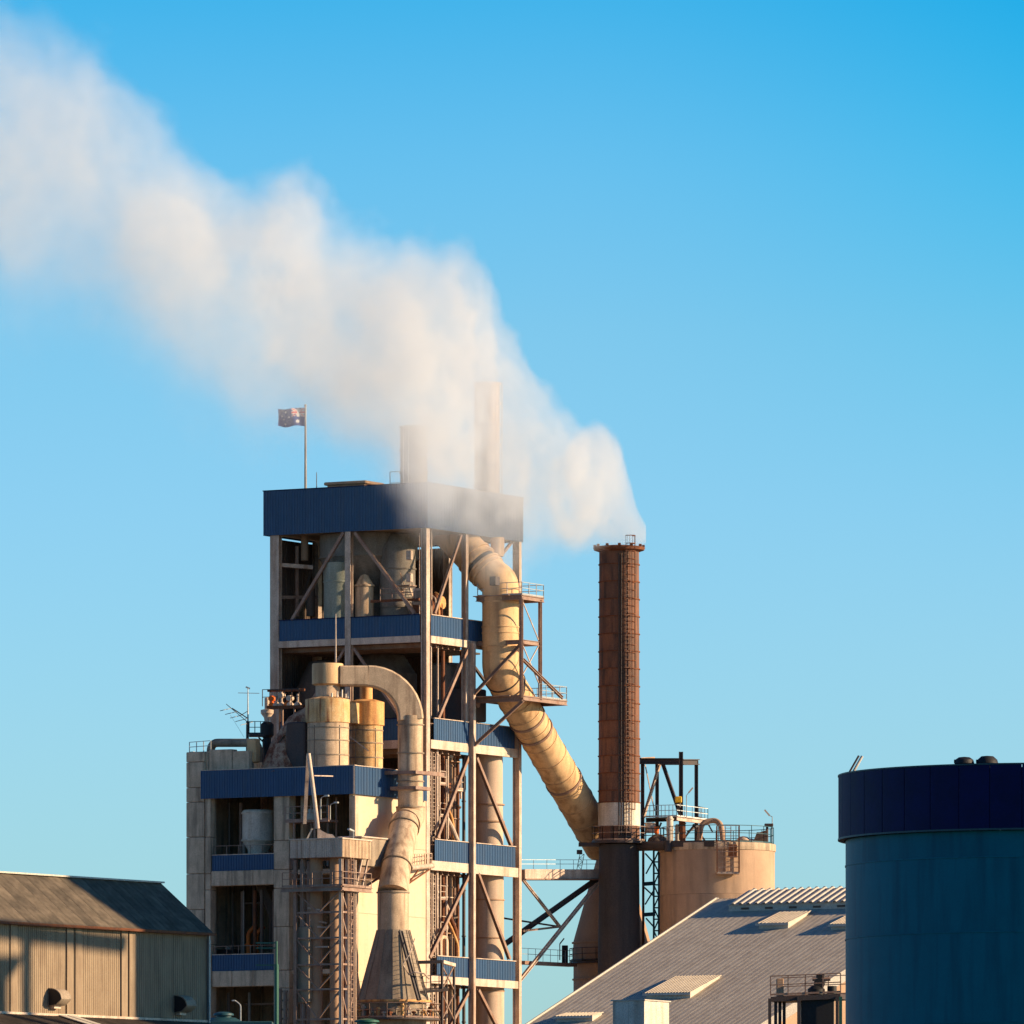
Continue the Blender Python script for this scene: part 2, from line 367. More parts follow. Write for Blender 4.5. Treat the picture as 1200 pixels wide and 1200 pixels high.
# top fascia, all four sides
e = .12
clad_row(tower, (UL+.35, -e, 0), (-1,0,0), (0,-1,0), UL+.35+e, Lv['rb'], Lv['r'])
clad_row(tower, (-e, -e, 0), (0,1,0), (-1,0,0), VL+.6+e, Lv['rb'], Lv['r'])
clad_row(tower, (UL+.35, VL+.6, 0), (-1,0,0), (0,1,0), UL+.35+e, Lv['rb'], Lv['r'])
clad_row(tower, (UL+.35, -e, 0), (0,1,0), (1,0,0), VL+.6+e, Lv['rb'], Lv['r'])
b = MB(); 
for (x0,y0,x1,y1) in ((-e-.06,-e-.06,UL+.42,-e+.1),(-e-.06,VL+.5,UL+.42,VL+.66),(-e-.06,-e+.1,-e+.1,VL+.5),(UL+.27,-e+.1,UL+.42,VL+.5)):
    b.box(x0,y0,Lv['r'],x1,y1,Lv['r']+.07)
b.part('parapet_capping', 'tank_lid', tower)
b = MB(); b.box(.1,.1,66.2,UL+.2,VL+.4,66.5); b.part('roof_slab', 'floor_plate', tower)
b = MB().box(.2,.2,63.9,UL-.05,VL+.2,64.2); b.part('ceiling_deck', 'hopper_grey', tower)
# columns
def col_h(u, v, z0, z1, w=.55, h=.55, m='pale_steel', t=.07, up=(0,1,0)):
    MB().hbeam((u, v, z0), (u, v, z1), w, h, t, up).part('column', m, tower)
uA = TW.on_v(545.5, 690, .2).x; uB = TW.on_v(553.5, 950, -.25).x; uR = TW.on_v(606, 700, .2).x
vM = TW.on_u(409, 700, .1).y; vL = TW.on_u(323, 700, .2).y
col_h(.25, .25, 0, 63.8, .55, .5); col_h(uA, .25, Lv[3][2], 63.8, .4, .42); col_h(uB, -.22, 0, 55.2, .34, .5)
col_h(uR, .2, 0, 63.8, .38, .6); col_h(.1, vM, 40, 63.8, .5, .45, 'pale_steel', up=(0,0,1)); col_h(.25, vL, 40, 63.8, .8, .5, 'pale_steel', up=(0,0,1))
col_h(UL-.2, VL-.3, 0, 63.8); col_h(UL-.2, 6.5, 0, 63.8); col_h(6.8, VL-.2, 0, 63.8)
# bands on the floors
def band(L, spans_r, spans_l):
    zt, zb, zz = Lv[L]
    for a, c in spans_r: clad_row(tower, (c, -.02, 0), (-1,0,0), (0,-1,0), c-a, zb, zt, 1.15, name='cladding_panel'); MB().box(a-.02, -.12, zt, c+.02, .08, zt+.06).part('band_capping', 'beam_paint', tower)
    for a, c in spans_l: clad_row(tower, (-.02, a, 0), (0,1,0), (-1,0,0), c-a, zb, zt, 1.15); MB().box(-.12, a-.02, zt, .08, c+.02, zt+.06).part('band_capping', 'tank_lid', tower)
r = lambda px, py: TW.on_v(px, py, 0).x
l_ = lambda px, py: TW.on_u(px, py, 0).y
band(2, [(.62, r(542,740)), (r(549,740), UL-.5)], [(.62, l_(405,735)), (l_(413.5,735), l_(327.5,735))])
band(3, [(r(508,850), r(550,850)), (r(557,850), r(603,860))], [(.62, l_(405,850)), (l_(413.5,850), l_(329,850))])
band(4, [(r(509,990), r(550,990)), (r(557,990), r(603.5,1000))], [])
band(5, [(r(511.5,1130), r(550,1130)), (r(557,1130), r(603.5,1130))], [])
band(6, [(1.6, r(550,1130)), (r(557,1130), r(603.5,1130))], [])
for L in (2, 3, 4, 5, 6, 7):
    zt, zb, zz = Lv[L]
    for a, c in ((.55, uA-.25 if L == 2 else uB-.27), (uA+.25 if L == 2 else uB+.27, uR-.3)):
        MB().box(a, -.08, zz-.1, c, .2, zb-.01).part('floor_beam', 'beam_paint', tower)
    if L < 4:
        for a, c in ((.55, vM-.27), (vM+.27, vL-.4)):
            MB().box(-.08, a, zz-.05, .2, c, zb-.01).part('floor_beam', 'beam_paint', tower)
    # floor deck in two leaves, leaving the outer right bay open so the sky shows past it
    f = MB().box(.3, .3, zz-.02, uA+.5, VL-.2, zz+.12); f.box(uA+.5, 3.4, zz-.02, UL-.4, VL-.2, zz+.12)
    f.part('floor_deck', 'floor_plate', tower)
    j = MB()
    for k in range(1, 7): j.hbeam((.35+k*uA/7, .35, zz-.2), (.35+k*uA/7, VL-.4, zz-.2), .2, .34, .04)
    j.part('floor_joists', 'steel', tower)
# back walls that keep the inside dark
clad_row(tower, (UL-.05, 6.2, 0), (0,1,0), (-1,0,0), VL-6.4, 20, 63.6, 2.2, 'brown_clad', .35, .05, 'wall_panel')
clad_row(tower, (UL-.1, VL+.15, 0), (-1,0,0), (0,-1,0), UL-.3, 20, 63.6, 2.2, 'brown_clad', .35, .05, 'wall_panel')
# diagonal braces; traced on the two faces
def brR(a, b, w=.2, v=.05, m='steel'): MB().hbeam(TW.on_v(*a, v), TW.on_v(*b, v), w, w, .05, up=(0,1,0)).part('brace', m, tower)
def brL(a, b, w=.2, u=.05, m='steel'): MB().hbeam(TW.on_u(*a, u), TW.on_u(*b, u), w, w, .05, up=(1,0,0)).part('brace', m, tower)
brR((540,627),(509,719),.22); brR((606,627),(588,650),.2,.4); brR((548,760),(513,842),.26,.0); brR((549,886),(512,982),.26,.0)
brR((558,888),(599,991),.26,.0); brR((550,1024),(503,1122),.26,.0); brR((560,1024),(597,1124),.26,.0)
brR((550,1160),(512,1230),.26,.0); brR((560,1160),(596,1230),.26,.0)
brL((403,624),(342,727),.24); brL((416,624),(486,719),.24)
brL((405,760),(352,842),.2); brL((415,760),(470,842),.2)
brR((546,768),(600,842),.2,1.0,'dark_steel')
# thin secondary posts, stairs and ladders on the lit face
s = MB()
for px, y0, y1 in ((505.5,620,720),(505,750,842),(513,757,842),(506,880,983),(515,884,983),(525,886,983),(507,1020,1120),(516,1022,1120),(507,1150,1215)):
    p = TW.on_v(px, y0, .6); q = TW.on_v(px, y1, .6); q.x = p.x; s.beam(p, q, .1, .1)
s.part('hanger_posts', 'pale_steel', tower)
# inside floors: stair flights
def flight(u0, v0, z0, u1, z1, vdep=.8):
    p = Vector((u0, v0, z0)); q = Vector((u1, v0, z1)); s = MB()
    for dv in (0, vdep): s.beam(p+Vector((0,dv,0)), q+Vector((0,dv,0)), .06, .22); s.beam(p+Vector((0,dv,1)), q+Vector((0,dv,1)), .04, .04)
    n = int(abs(z1-z0)/.2)
    for i in range(n):
        c = p.lerp(q, (i+.5)/n); s.box(c.x-.12, v0, c.z-.02, c.x+.12, v0+vdep, c.z+.02)
        if i % 4 == 0:
            for dv in (0, vdep): s.beam((c.x, v0+dv, c.z), (c.x, v0+dv, c.z+1), .04, .04)
    return s
for (z0, z1) in ((37.4, 42.0), (42.0, 46.6), (28.5, 33.0), (33.0, 37.2), (55.0, 59.5)):
    up = int(z0*10) % 2
    flight(1.0 if up else 4.6, 2.2, z0, 4.6 if up else 1.0, z1).part('stair_flight', 'pale_steel', tower)
    MB().box(.8, 2.0, z1-.08, 1.9, 3.2, z1).part('stair_landing', 'steel', tower)
for L in (3, 4, 5): MB().rail([(.9, 1.2, Lv[L][2]+.12), (uA, 1.2, Lv[L][2]+.12)], 1.9, 1.0).part('inner_railing', 'steel', tower)
MB().rail([(-0.0, 1.0, 58.3), (-0.0, 4.2, 58.3)], .9, 1.1, toe=False).part('inner_railing', 'steel', tower)
MB().beam((.6, 1.0, 58.3), (.6, 5.4, 58.3), .16, .2).part('monorail_beam', 'rust', tower)
# roof things
flagpole = thing('flagpole', 'slim white flagpole standing on the left roof edge of the tall tower', 'flagpole', TW, TW.at(358, 572, 712.5)*1)
q = TW.at(358, 572, 712.5); MB().tube((q.x,q.y,66.5),(q.x,q.y,ZP(476,712.5)),.11,.07,12).part('pole', 'white_paint', flagpole)
MB().lathe((q.x,q.y,ZP(476,712.5)),[(0,.18),(.1,.1),(.12,0),(0,-.02)][::-1],12).part('finial', 'white_paint', flagpole)
MB().lathe((q.x,q.y,66.5),[(.3,0),(.3,.06),(.14,.12),(.13,.5)],12).part('base_plate', 'steel', flagpole)
# roof stacks standing in the smoke
def stack(px0, px1, ytop, Y, label, mat, name='roof_stack', bands=4, n=28, cat='chimney', zb=66.5, ladder=None):
    cx = (px0+px1)/2; R = (px1-px0)/2*Y/FPX; c = TW.at(cx, ytop, Y); org = (c.x, c.y, zb); t = thing(name, label, cat, TW, org, 'flues on the tower roof')
    MB().lathe((c.x,c.y,zb),[(R,0),(R,c.z-zb),(R-.06,c.z-zb),(R-.06,c.z-zb-1.5),(0,c.z-zb-1.6)],n).part('shell', mat, t)
    for k in range(bands+1):
        z = zb+(c.z-zb)*k/bands-(.12 if k else -.02); MB().ring((c.x,c.y,0),R-.01,R+.07,z,z+.14,n).part('stiffener_ring', mat, t)
    if ladder:
        o = Vector(ladder); p = Vector((c.x,c.y,zb))+o*(R+.2); m = MB().ladder(p, (p.x,p.y,c.z), (-o.y,o.x,0)); m.part('ladder', 'galvanised', t)
    return t
stack(469, 501, 500, 708.6, 'wide short grey flue at the left of the tower roof, half lost in smoke', 'grey_vessel', bands=3, ladder=(-1,0,0))
stack(556, 586, 449, 717.5, 'tall slender pale flue rising through the smoke at the right of the tower roof', 'cream_duct', bands=6, ladder=(0,-1,0))
t = thing('roof_hatch', 'low pinkish roof hood lying on the middle of the tower roof', 'roof hood', TW, TW.at(415,570,713))
q = TW.at(415,568,713); MB().bbox(q.x-1.3,q.y-1.7,66.5,q.x+1.3,q.y+1.7,q.z-.1).part('curb','silo_tan',t); MB().bbox(q.x-1.5,q.y-1.9,q.z-.1,q.x+1.5,q.y+1.9,q.z+.15,.05).part('lid','silo_tan',t)
s = MB(); q = TW.at(462,566,709); s.rail([(q.x+.2,q.y+.5,66.5),(q.x+.2,q.y-.7,66.5),(q.x+2,q.y-.7,66.5)],q.z-66.5+.9,1.0)
s.solo('roof_railing','galvanised','short galvanised guard rail beside the wide grey roof flue','railing',TW,(q.x,q.y,66.5))
q = TW.at(371,570,713); s = MB().tube((q.x,q.y,66.5),(q.x,q.y,q.z+1.1),.05,.03,6); s.lathe((q.x,q.y,66.5),[(.15,0),(.15,.1),(.05,.15)],8); s.solo('lightning_rod','galvanised','thin lightning rod just right of the flagpole on the roof edge','lightning rod',TW,(q.x,q.y,66.5))
# the flag: a waving cloth
def flag():
    px1, px0 = 357.2, 325.5; Y = 712.5; w = (px1-px0)*Y/FPX; h = 1.45; p0 = P(px1, 477, Y); z1 = p0.z-.05
    t = thing('national_flag', 'blue flag with crosses in the corner and white stars flying from the flagpole', 'flag', WD, (p0.x, p0.y, z1-h))
    def pt(a, b, off=0):       # a: 0 at pole .. 1 fly, b: 0 top .. 1 bottom
        wy = .30*sin(a*8.5+b*1.6)*min(1, a*3); dz = -.20*a*a+.11*sin(a*7+.5)*a
        return Vector((p0.x-w*a*(1-.03*sin(b*3)), p0.y+wy-.012-off-.25*a, z1+dz-h*b*(1-.06*a)))
    def sheet(a0, a1, b0, b1, name, m, off, par, nx=24, ny=8):
        s = MB(); n = 0
        for o in (off, off-.008 if off else -.012):
            for i in range(nx+1):
                for j in range(ny+1): s.v.append(pt(a0+(a1-a0)*i/nx, b0+(b1-b0)*j/ny, o))
        st = (nx+1)*(ny+1)
        for k in (0, st):
            for i in range(nx):
                for j in range(ny):
                    a = k+i*(ny+1)+j; s.f.append((a, a+1, a+ny+2, a+ny+1))
        return s.part(name, m, par)
    def poly(pts, name, m, off, par):
        s = MB(); n = len(pts); s.v += [pt(a, b, off) for a, b in pts]; s.v += [pt(a, b, off-.006) for a, b in pts]
        ca = sum(a for a, b in pts)/n; cb = sum(b for a, b in pts)/n; s.v += [pt(ca, cb, off), pt(ca, cb, off-.006)]
        for j in range(n):
            k = (j+1) % n; s.f.append((j, k, 2*n)); s.f.append((n+k, n+j, 2*n+1)); s.f.append((j, n+j, n+k, k))
        return s.part(name, m, par, smooth=False)
    f = sheet(0, 1, 0, 1, 'cloth', 'flag_blue', 0, t)
    def strip(a0, b0, a1, b1, hw, m, off, name):
        dx, dy = (a1-a0)*w, (b1-b0)*h; L = sqrt(dx*dx+dy*dy); nx, ny = -dy/L*hw/w, dx/L*hw/h; k = 6; pts = []
        for i in range(k+1): pts.append((a0+(a1-a0)*i/k+nx, b0+(b1-b0)*i/k+ny))
        for i in range(k, -1, -1): pts.append((a0+(a1-a0)*i/k-nx, b0+(b1-b0)*i/k-ny))
        s = MB(); s.v += [pt(min(max(a, 0), .5), min(max(b, 0), .5), off) for a, b in pts]
        for i in range(k): s.f.append((i, i+1, 2*k-i, 2*k+1-i))
        s.part(name, m, f, smooth=False)
    strip(0,0,.5,.5,.10,'flag_white',.012,'cross'); strip(0,.5,.5,0,.10,'flag_white',.012,'cross')
    strip(0,0,.5,.5,.035,'flag_red',.018,'cross'); strip(0,.5,.5,0,.035,'flag_red',.018,'cross')
    strip(0,.25,.5,.25,.125,'flag_white',.024,'cross'); strip(.25,0,.25,.5,.125,'flag_white',.024,'cross')
    strip(0,.25,.5,.25,.07,'flag_red',.030,'cross'); strip(.25,0,.25,.5,.07,'flag_red',.030,'cross')
    for ca, cb, rr, k in ((.27,.76,.2,7),(.73,.83,.12,7),(.72,.17,.12,7),(.86,.40,.12,7),(.60,.46,.12,7),(.79,.56,.075,5)):
        pts = []
        for j in range(2*k):
            q = rr*(1 if j % 2 == 0 else .5); an = pi*j/k; pts.append((ca+q*sin(an)/w, cb-q*cos(an)/h))
        poly(pts, 'star', 'flag_white', .014, f)
flag()
# ================================================================ equipment inside the tower
GRP = 'process vessels inside the steel tower'
def vessel(name, label, cat, c, prof, mat, zb, n=28, rings=(), group=None, fr=TW, extra=None):
    t = thing(name, label, cat, fr, (c[0], c[1], zb), group)
    MB().lathe((c[0], c[1], 0), prof, n).part('shell', mat, t)
    for rr, z in rings: MB().ring((c[0], c[1], 0), rr-.02, rr+.08, z-.06, z+.06, n).part('flange', mat, t)
    return t
c = TW.at(432, 650, 715); zz = ZP
vessel('hopper', 'huge grey funnel hopper hanging under the blue top storey', 'hopper', c, [(0,54.9+2),(1.9,56.9),(1.9,ZP(700,715)),(3.9,ZP(655,715)),(3.9,63.85),(0,63.9)], 'grey_vessel', 55, rings=((3.9,ZP(655,715)),(1.9,ZP(700,715))))
c = TW.at(395, 700, 712); vessel('surge_bin', 'pale green ribbed bin standing left of the middle column at the top storey', 'bin', c, [(0,55.1),(1.05,55.1),(1.05,ZP(681,712)),(1.1,ZP(679,712)),(1.1,ZP(660,712)),(0,ZP(657,712))], 'pale_green_vessel', 55, rings=((1.05,ZP(682,712)),))
c = TW.at(427, 700, 711.5); vessel('dosing_bin', 'small sunlit cream bin with a cone cap behind the middle column', 'bin', c, [(0,55.1),(.72,55.1),(.72,ZP(683,709.5)),(.3,ZP(672,709.5)),(0,ZP(670,709.5))], 'cream_duct', 55, rings=((.74,ZP(684,709.5)),))
c = TW.at(466, 690, 712); vessel('cooling_drum', 'dusty drum in the shade right of the cone hopper', 'drum', c, [(0,55.1),(1.4,55.1),(1.4,62.5),(.7,63.7),(0,63.8)], 'grey_vessel', 55, rings=((1.4,58),(1.4,61)))
c = TW.at(522, 800, 715.5); vessel('cyclone_hopper', 'grey faceted cyclone hopper at the second storey of the lit face', 'hopper', c, [(0,Lv[3][2]),(.7,Lv[3][2]),(.85,ZP(850,715)),(1.5,ZP(815,715)),(1.55,ZP(780,715)),(1.2,ZP(777,715)),(0,ZP(776,715))], 'grey_vessel', 46.8, n=8, rings=((1.55,ZP(781,715)),(1.5,ZP(815,715))))
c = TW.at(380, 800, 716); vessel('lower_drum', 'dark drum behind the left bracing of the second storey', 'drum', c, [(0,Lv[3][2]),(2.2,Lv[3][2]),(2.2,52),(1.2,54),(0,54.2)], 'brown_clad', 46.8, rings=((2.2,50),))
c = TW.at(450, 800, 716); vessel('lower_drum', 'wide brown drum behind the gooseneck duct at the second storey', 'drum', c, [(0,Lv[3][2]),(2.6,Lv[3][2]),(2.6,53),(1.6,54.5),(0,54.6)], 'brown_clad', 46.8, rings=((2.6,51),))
t = thing('corner_pipework', 'brown pipes and a small ledge in the dark upper left corner of the top storey', 'pipes', TW, (1.5,12,55.1))
for px, y0, y1, r_, m_ in ((357,626,657,.3,'tan_vessel'),(348,640,722,.16,'steel'),(364,690,722,.35,'brown_clad')):
    c = TW.at(px, y0, 715); MB().tube((c.x,c.y,ZP(y1,715)),(c.x,c.y,ZP(y0,715)),r_,n=14).part('pipe',m_,t)
MB().beam(TW.at(326,662,714),TW.at(366,665,714.5),.5,.3).part('ledge','pale_steel',t); MB().beam(TW.at(326,700,714),TW.at(370,700,716),.3,.25).part('ledge','steel',t); MB().beam(TW.at(340,742,716),TW.at(366,666,716),.2,.2).part('inner_brace','brown_clad',t)
t = thing('upper_ladder_frame', 'slim lit ladder frame just left of the corner column at the top storey', 'ladder', TW, (.9,1.0,57))
MB().ladder((.9,.95,57),(.9,.95,63.5),(0,1,0),.45,.3).part('ladder','pale_steel',t)
for y0,y1 in ((645,656),(672,682)): c=TW.at(479,0,709); MB().bbox(c.x,c.y-.2,ZP(y1,709),c.x+.35,c.y+.25,ZP(y0,709)).part('switch_box','beam_paint',t)
# vertical tan flue in the right bay
c = TW.at(573, 1000, 718.6); R = 1.13
t = thing('vertical_flue', 'thick tan vertical flue in the open right bay of the tower', 'flue', TW, (c.x, c.y, 0))
MB().lathe((c.x,c.y,0),[(R+.08,0),(R+.08,ZP(1150,718)),(R+.06,ZP(1060,716)),(R,ZP(960,716)),(R-.03,ZP(940,716)),(R-.03,Lv[3][1])],32).part('shell','flue_tan',t)
for y in (941, 961, 1005, 1053, 1098, 1160): MB().ring((c.x,c.y,0),R-.02,R+.13,ZP(y,716)-.05,ZP(y,716)+.05,32).part('flange','tan_vessel',t)
# process pipes in the left bay of the lit face
t = thing('pipe_bank', 'bank of brown vertical pipes behind the braces of the lit tower face', 'pipes', TW, (3, 2.5, 0))
random.seed(5)
for px, Y, r_, m, z1 in ((519,711,.16,'rust',57),(527,713,.22,'tan_vessel',48),(532,716,.30,'steel',48),(536.5,715,.14,'rust',48),(543.5,717,.13,'dark_steel',46.6),(512,709,.12,'pale_steel',48),(523,711,.1,'pale_steel',46)):
    c = TW.at(px, 1000, Y); s = MB().tube((c.x,c.y,5),(c.x,c.y,z1),r_,n=12)
    for k in range(12): 
        z = 8+k*3.4+random.random(); 
        if z < z1-.5: s.ring((c.x,c.y,0),r_*.9,r_*1.35,z,z+.1,12)
    s.part('pipe', m, t)
for k, (a, b_, c_) in enumerate(((518,955,.14),(530,970,.18),(522,940,.12),(526,1070,.16),(519,1050,.12),(528,1085,.1))):
    p = TW.at(a-8, b_-14, 711); q = TW.at(a, b_, 711.4); w = TW.at(a+9, b_+22, 712)
    MB().pipe(bend([p, q, w, w-Vector((0,0,2))], .5), c_, 10).part('pipe', ('rust','pale_steel','ochre')[k % 3], t)
random.seed(21)
for L0, L1 in ((46.4,39.6),(37.0,30.5),(28.2,22.5)):
    for k in range(26):
        u = random.uniform(.9,6.6); v = random.uniform(.7,2.2); z0 = random.uniform(L1,L0); kind_ = k % 5
        if kind_ == 0: s = MB().tube((u,v,z0),(u+random.uniform(.6,2.0),v,z0+random.uniform(-.2,.2)),random.uniform(.06,.13),n=8); nm = 'cross_pipe'
        elif kind_ == 1: s = MB().beam((u,v,z0),(u+random.uniform(-.7,.7),v+.1,z0+random.uniform(.8,2.0)),.08,.08); nm = 'stay'
        elif kind_ == 2: s = MB().bbox(u,v,z0,u+random.uniform(.25,.7),v+.4,z0+random.uniform(.2,.6)); nm = 'junction_box'
        elif kind_ == 3: s = MB().pipe(bend([(u,v,z0),(u,v,z0+.8),(u+.6,v+.2,z0+.8),(u+.6,v+.2,z0-.4)],.25),.08,8); nm = 'pipe_bend'
        else: s = MB().box(u,v,z0,u+random.uniform(.8,1.6),v+.7,z0+.07); nm = 'catwalk_plate'
        s.part(nm, ('pale_steel','rust','steel','tan_vessel','beam_paint','brown_clad')[random.randrange(6)], t)
for z0 in (41.5, 44.0, 32.6, 35.0, 24.5): MB().rail([(.9,.7,z0),(4.2,.7,z0)],1.0,.8).part('catwalk_railing','pale_steel',t); MB().box(.9,.7,z0-.1,4.2,1.5,z0).part('catwalk_plate','steel',t)
for u in (1.35,2.0): MB().ladder((u,.5,21),(u,.5,46.5),(1,0,0),.4,.3).part('ladder','pale_steel',t)
t = thing('small_platform', 'small lit service platform hanging between the pipes right of the tower stairs', 'platform', TW, TW.at(542, 925, 712))
p = TW.at(536,925,711.5); MB().box(p.x,p.y,p.z-.12,p.x+1.3,p.y+1,p.z).part('deck','beam_paint',t); MB().rail([(p.x,p.y,p.z),(p.x+1.3,p.y,p.z),(p.x+1.3,p.y+1,p.z)],1.1,.65).part('railing','pale_steel',t)
# n-shaped pipe above fifth band
p = TW.at(525,1120,710); q = TW.at(541,1120,710.5)
s = MB().pipe(bend([(p.x,.9,28.4),(p.x,.9,32.0),(q.x,.9,32.0),(q.x,.9,28.4)],.5),.17,12); s.solo('vent_pipe','cream_duct','cream inverted U-shaped vent pipe above the fifth blue band','pipe',TW,(p.x,.9,28.4))
# assorted machinery on upper floor
t = thing('gearbox_unit', 'rusty gear unit with a round housing on the top storey behind the lit brace', 'machine', TW, (3.4,1.8,55.1))
MB().bbox(1.6,1.2,55.1,5.0,2.8,57.2).part('bedplate','rust',t); MB().tube((2.0,1.9,57.9),(3.9,1.9,57.9),.55,n=20).part('motor','rust',t)
MB().bbox(4.0,1.4,57.2,4.9,2.6,59.0,.08).part('gear_case','rust',t); MB().tube((4.45,1.1,58.3),(4.45,1.4,58.3),.5,n=20).part('pulley','ochre',t)
for k in range(7): MB().pipe(bend([(1.3+.5*k,1.1,57),(1.3+.5*k,1.1,58.2+.35*(k%3)),(1.6+.5*k,1.6,58.8+.3*(k%2))],.2),.07,8).part('feed_pipe',('rust','pale_steel','ochre')[k%3],t)
t = thing('control_cabinet', 'open-fronted pale cabinet frame near the top storey corner column', 'cabinet', TW, (.8,1.3,58))
MB().bbox(.8,.9,57.9,1.3,1.7,59.2).part('body','pale_steel',t); MB().box(.74,1.0,58.1,.8,1.6,59.0).part('door','grey_vessel',t)
# ================================================================ big yellow duct and the platforms that carry it
def flanged_duct(t, pts, R, n=32, mat='yellow_duct', sec=None):
    return MB().pipe(pts, R, n).part('shell', mat, t)
V1 = TW.at(586.5, 690, 713.2); 
pt_in = Vector((V1.x-.3, V1.y+4.6, ZP(618,713)))
duct_top = Vector((V1.x, V1.y, ZP(686,713.2))); duct_bot = Vector((V1.x, V1.y, ZP(782,713.2)))
dend = TW.local(P(706, 992, 729))
t = thing('yellow_duct', 'thick yellow duct leaving the top storey, dropping down and slanting to the rusty chimney', 'duct', TW, (V1.x, V1.y, ZP(782,713.2)))
R = 21.5*713.2/FPX
d1 = (duct_top-pt_in); m1 = pt_in.lerp(duct_top, .62)
MB().pipe([pt_in, pt_in.lerp(duct_top, .605)], R, 36).part('upper_run', 'yellow_duct', t)
MB().pipe([pt_in.lerp(duct_top, .60), pt_in.lerp(duct_top, .665)], R*.93, 36).part('expansion_joint', 'black', t)
MB().pipe([pt_in.lerp(duct_top, .66)]+[pt_in.lerp(duct_top, .8)]+bend([pt_in.lerp(duct_top,.85), duct_top+Vector((0,0,.2)), duct_top-Vector((0,0,1.6))], 1.4, 5)[0:]+[duct_bot+Vector((0,0,1.2))], R, 36).part('bend_run', 'yellow_duct', t)
low = [duct_bot+Vector((0,0,1.19)), duct_bot, duct_bot.lerp(dend, .05)-Vector((0,0,.1)), duct_bot.lerp(dend, .12), dend]
MB().pipe(bend([duct_bot+Vector((0,0,1.19)), duct_bot-Vector((0,0,.4)), dend], 1.6, 6), R, 36).part('slanting_run', 'yellow_duct', t)
def collar(p, d, R, w, name='stiffener_ring', mat='yellow_duct', ex=.1):
    d = Vector(d).normalized(); MB().pipe([Vector(p)-d*w/2, Vector(p)+d*w/2], R+ex, 36).part(name, mat, t)
du = (duct_top-pt_in).normalized()
for k in (.5, .585, .685, .75): collar(pt_in.lerp(duct_top, k), du, R, .16)
for y in (706, 735, 742, 758): collar((V1.x, V1.y, ZP(y,713.2)), (0,0,1), R, .1, ex=.05)
duct_bot = duct_bot-Vector((0,0,.4)); ds = (dend-duct_bot).normalized()
for k in (.03, .07): collar(duct_bot.lerp(dend, k), ds, R, .1, 'stiffener_ring', 'dark_steel', .06)
for k in (.15, .22, .30, .38, .47, .56, .64, .73, .82, .9): collar(duct_bot.lerp(dend, k), ds, R, .09, ex=.05)
for k in (.255, .33, .615): collar(duct_bot.lerp(dend, k), ds, R, .22, 'clamp_band', 'steel', .09)
s = MB(); q = TW.at(580, 681, 711.4); s.bbox(q.x-.35,q.y-.25,q.z-.35,q.x+.35,q.y+.3,q.z+.35); s.part('name_plate', 'dark_steel', t)
# small riser behind the duct elbow
c = TW.at(583, 640, 716); vessel('riser_pipe', 'short cream riser behind the elbow of the yellow duct', 'pipe', c, [(0,ZP(655,716)),(.5,ZP(652,716)),(.55,ZP(640,716)),(.55,63.85),(0,63.9)], 'cream_duct', 60)
# outrigger frame round the vertical part of the duct
pf = thing('duct_platform', 'steel outrigger frame with three platforms wrapped round the yellow duct', 'platform', TW, (uB, -.5, ZP(820,712)))
u0 = uB+.3; u1 = 14.2; v1 = -4.4
def lvl(y, Y=711): return ZP(y, Y)
zL = lvl(818); zM = lvl(752); zT = lvl(700); uo = TW.on_v(613, 818, v1).x; ue = TW.on_v(664, 822, v1).x
def deck(z, ua, ub, va, vb, hole=True, w=.5, m='steel'):
    s = MB(); h = .34
    s.hbeam((ua,va,z),(ua,vb,z),.2,h,.04); s.hbeam((ub,va,z),(ub,vb,z),.2,h,.04); s.hbeam((ua,va,z),(ub,va,z),.2,h,.04); s.hbeam((ua,vb,z),(ub,vb,z),.2,h,.04)
    s.part('edge_beam', m, pf)
    if hole:
        g = MB(); g.box(ua,va,z+h/2,ub,V1.y-R-.15,z+h/2+.06); g.box(ua,V1.y+R+.15,z+h/2,ub,vb,z+h/2+.06); g.box(ua,V1.y-R-.15,z+h/2,V1.x-R-.15,V1.y+R+.15,z+h/2+.06)
        g.box(min(V1.x+R+.15,ub),V1.y-R-.15,z+h/2,ub,V1.y+R+.15,z+h/2+.06); g.part('grating', m, pf)
uo1 = TW.on_v(632, 752, v1+.4).x
deck(zL, uo, ue, v1, -.3); MB().hbeam((uo,-.2,zL),(uo,v1,zL),.3,.5,.05).part('edge_beam','steel',pf)
deck(zM, uo, TW.on_v(631,752,v1).x, v1, -.3, False); 
deck(zT, uo-.2, TW.on_v(637,697,v1).x, v1, -.3)
for px in (611, 633):
    q = TW.on_v(px, 760, v1+.05); MB().hbeam((q.x,v1+.05,zL),(q.x,v1+.05,zT),.24,.24,.04).part('post','steel',pf)
q1 = TW.on_v(611, 755, v1)
MB().hbeam((uo,v1,zM),(uB,-.4,lvl(812)),.24,.24,.04).part('brace','steel',pf)
MB().hbeam((uo,v1,zL-.2),(uB,-.45,lvl(872)),.24,.24,.04).part('brace','steel',pf)
a = TW.on_v(613,773,v1); b_ = TW.on_v(659,818,v1); MB().hbeam((a.x,v1,a.z),(b_.x,v1,b_.z),.22,.22,.04).part('brace','steel',pf)
for (pa, pb) in (((613,706),(631,750)),((631,757),(613,790)),((613,757),(631,800))):
    a = TW.on_v(*pa,v1+.1); b_ = TW.on_v(*pb,v1+.1); MB().beam(a, b_, .07, .07).part('thin_brace','pale_steel',pf)
s = MB(); uT = TW.on_v(637,697,v1).x; s.rail([(uo-.2,-.4,zT+.2),(uo-.2,v1,zT+.2),(uT,v1,zT+.2),(uT,-.4,zT+.2)],1.0,1.2); s.part('railing','galvanised',pf)
